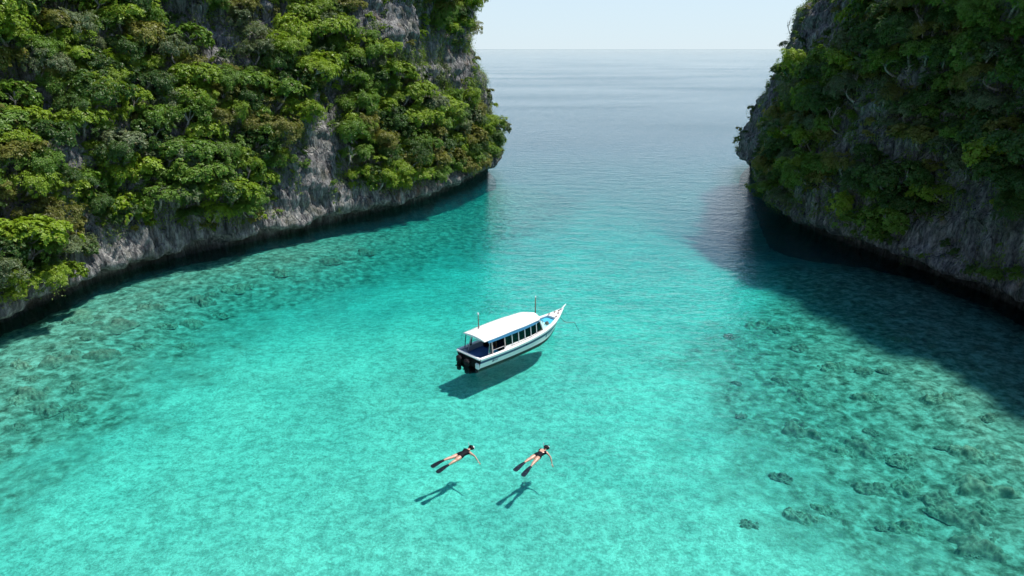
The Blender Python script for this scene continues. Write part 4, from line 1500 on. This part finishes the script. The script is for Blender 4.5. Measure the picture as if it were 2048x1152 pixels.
def snorkeller(loc, rz, label, arm_r, arm_l, legs, low_back, ponytail):
    root = empty('person', loc, rz)
    root.scale = (1.02, 1.28, 1.15)
    tag(root, label, 'person')
    J = [(0.0, 0, 0.0, 0.185, 0.14), (0.16, 0, 0.005, 0.15, 0.115), (0.33, 0, 0.02, 0.175, 0.125), (0.44, 0, 0.035, 0.16, 0.11), (0.53, 0, 0.06, 0.055, 0.055), (0.60, 0, 0.085, 0.058, 0.060), (0.68, 0, 0.105, 0.110, 0.098), (0.765, 0, 0.10, 0.092, 0.085)]
    E = [(0, 1), (1, 2), (2, 3), (3, 4), (4, 5), (5, 6), (6, 7)]
    for sg, (kn, an, toe) in ((1, legs[0]), (-1, legs[1])):
        i0 = len(J)
        J += [(-0.10, sg * 0.095, -0.005, 0.115, 0.11), (-0.26, sg * 0.105, -0.01, 0.10, 0.096), (*kn, 0.068, 0.066), (kn[0] * 0.6 + an[0] * 0.4, kn[1] * 0.6 + an[1] * 0.4, kn[2] * 0.6 + an[2] * 0.4 + 0.01, 0.068, 0.066), (*an, 0.044, 0.044), (*toe, 0.034, 0.024)]
        E += [(0, i0), (i0, i0 + 1), (i0 + 1, i0 + 2), (i0 + 2, i0 + 3), (i0 + 3, i0 + 4), (i0 + 4, i0 + 5)]
    for sg, (el, wr, hd) in ((1, arm_l), (-1, arm_r)):
        i0 = len(J)
        J += [(0.435, sg * 0.165, 0.035, 0.075, 0.07), (0.435 * 0.45 + el[0] * 0.55, sg * 0.165 * 0.45 + el[1] * 0.55, 0.035 * 0.45 + el[2] * 0.55, 0.046, 0.046), (*el, 0.040, 0.040), ((el[0] + wr[0]) / 2, (el[1] + wr[1]) / 2, (el[2] + wr[2]) / 2, 0.037, 0.037), (*wr, 0.026, 0.024)]
        E += [(3, i0), (i0, i0 + 1), (i0 + 1, i0 + 2), (i0 + 2, i0 + 3), (i0 + 3, i0 + 4)]
        hand_joints(J, E, i0 + 4, wr, hd, (0.25, 0, 1))
    body = skin_mesh('body', J, E)
    body.materials.clear()
    body.materials.append(M['skin'])
    obj('body', body, root)
    # one-piece swimsuit
    def in_suit(c):
        if not (-0.15 + 0.35 * abs(c.y) < c.x < 0.50) or abs(c.y) > 0.19: return False
        if c.x > 0.38 and abs(c.y) > 0.15: return False
        if c.z > 0.03 and c.x > low_back and abs(c.y) < 0.10: return False
        return True
    obj('swimsuit', shell(body, 'swimsuit', in_suit, M['suit'], 0.008), root)
    # hair over the back of the head; the face looks down into the water
    hair = obj('hair', shell(body, 'hair', lambda c: c.x > 0.60 and abs(c.y) < 0.2 and (c.z > 0.075 + (c.x - 0.68) * 0.25), M['hair'], 0.028), root)
    if ponytail:
        MB().tube([(0.64, 0.0, 0.195), (0.57, -0.02, 0.185), (0.50, -0.035, 0.155)], [0.03, 0.042, 0.018], 8).build('ponytail', M['hair'], hair, smooth=True)
    else:
        MB().tube([(0.655, 0.0, 0.20), (0.63, 0, 0.225), (0.60, 0, 0.215)], [0.035, 0.045, 0.03], 8).build('hair_bun', M['hair'], hair, smooth=True)
    # face: nose and ears, mostly under water
    MB().tube([(0.735, 0, 0.03), (0.74, 0, 0.005), (0.715, 0, 0.01)], [0.012, 0.018, 0.014], 6).build('nose', M['skin'], root, smooth=True)
    for sg in (1, -1):
        MB().tube([(0.66, sg * 0.096, 0.085), (0.675, sg * 0.108, 0.10), (0.70, sg * 0.10, 0.10)], [0.012, 0.02, 0.012], 6).build('ear', M['skin'], root, smooth=True)
    # diving mask: white frame over the brow, strap, snorkel
    mk = MB()
    rows = []
    for k in range(9):
        a = -1.15 + 2.3 * k / 8
        rows.append([(0.70 + 0.115 * math.cos(a), 0.105 * math.sin(a), 0.005), (0.725 + 0.13 * math.cos(a), 0.115 * math.sin(a), 0.03), (0.715 + 0.13 * math.cos(a), 0.115 * math.sin(a), 0.135), (0.67 + 0.12 * math.cos(a), 0.10 * math.sin(a), 0.178)])
    mk.loft(rows)
    mask = mk.build('diving_mask', M['mask_white'], root, smooth=True)
    st = [(0.70 - 0.11 * math.sin(a), 0.122 * math.cos(a), 0.11 + 0.03 * math.sin(a)) for a in np.linspace(-0.3, math.pi + 0.3, 12)]
    MB().tube(st, 0.012, 6).build('mask_strap', M['suit'], mask, smooth=True)
    MB().tube([(0.73, 0.10, 0.02), (0.71, 0.135, 0.08), (0.68, 0.14, 0.20), (0.655, 0.13, 0.30)], 0.013, 7).build('snorkel', M['mask_white'], root, smooth=True)
    # long fins
    for sg, (kn, an, toe) in ((1, legs[0]), (-1, legs[1])):
        d = Vector(toe) - Vector(an)
        d.normalize()
        d = (d + Vector((-1.2, 0, 0.05))).normalized()
        side = d.cross(Vector((0, 0, 1))).normalized()
        upv = side.cross(d)
        a0 = Vector(an).lerp(Vector(toe), 0.35)
        rows = []
        for t, w, th in ((0, 0.052, 0.045), (0.12, 0.058, 0.04), (0.24, 0.075, 0.022), (0.34, 0.088, 0.012), (0.5, 0.098, 0.009), (0.66, 0.10, 0.008), (0.74, 0.088, 0.007), (0.78, 0.05, 0.006)):
            c = a0 + d * t * 0.92 - upv * 0.10 * t * t
            rows.append([c + side * w + upv * th * 0.4, c + upv * th, c - side * w + upv * th * 0.4, c - side * w - upv * th * 0.4, c - upv * th, c + side * w - upv * th * 0.4])
        m = MB().loft(rows, close=True)
        m.add(rows[0], [tuple(range(6))]).add(rows[-1], [tuple(range(5, -1, -1))])
        fin = m.build('swim_fin', M['fin'], root, smooth=False)
        for sg2 in (1, -1):
            MB().tube([r_[0 if sg2 > 0 else 2] for r_ in rows[1:7]], 0.009, 5).build('fin_rib', M['fin'], fin)
    return root


p1 = ground(921, 908, 0.06)
snorkeller((p1[0], p1[1], -0.01), R(44),
           'left snorkeller in black swimsuit and long black fins, right arm stretched sideways',
           arm_r=((0.46, -0.42, -0.02), (0.42, -0.64, -0.12), (-0.1, -1, -0.45)), arm_l=((0.60, 0.26, -0.12), (0.70, 0.16, -0.30), (0.8, -0.4, -0.4)),
           legs=(((-0.44, 0.12, 0.0), (-0.83, 0.16, 0.02), (-0.96, 0.175, 0.01)), ((-0.44, -0.11, -0.04), (-0.80, -0.10, -0.08), (-0.93, -0.095, -0.10))), low_back=0.47, ponytail=False)
p2 = ground(1076, 909, 0.06)
snorkeller((p2[0], p2[1], -0.01), R(51),
           'right snorkeller in low-backed black swimsuit with fins, right arm reaching down',
           arm_r=((0.42, -0.36, -0.10), (0.26, -0.52, -0.26), (-0.5, -0.6, -0.5)), arm_l=((0.58, 0.28, -0.14), (0.66, 0.2, -0.34), (0.6, -0.4, -0.6)),
           legs=(((-0.44, 0.11, 0.0), (-0.80, 0.14, -0.02), (-0.93, 0.15, -0.04)), ((-0.44, -0.12, -0.03), (-0.78, -0.15, -0.08), (-0.90, -0.165, -0.11))), low_back=0.24, ponytail=True)

# ------------------------------------------------------------------ alike plants and corals: told apart by their order from the left
ORD = ['', 'second', 'third', 'fourth', 'fifth', 'sixth', 'seventh', 'eighth', 'ninth', 'tenth', 'eleventh', 'twelfth', 'thirteenth', 'fourteenth', 'fifteenth', 'sixteenth', 'seventeenth', 'eighteenth', 'nineteenth', 'twentieth'] + ['twenty-' + q for q in ('first', 'second', 'third', 'fourth', 'fifth', 'sixth', 'seventh', 'eighth', 'ninth')]
by_label = {}
for o in COL.objects:
    if o.parent is None and o.get('group'):
        by_label.setdefault(o['label'], []).append(o)
for lab, os_ in by_label.items():
    if len(os_) < 2: continue
    os_.sort(key=lambda q: float(project(np.array(q.location))[0]))
    for k, q in enumerate(os_):
        if k == 0: q['label'] = lab + ', leftmost'
        elif k == len(os_) - 1: q['label'] = lab + ', rightmost'
        elif k < len(ORD): q['label'] = lab + f', {ORD[k]} from left'
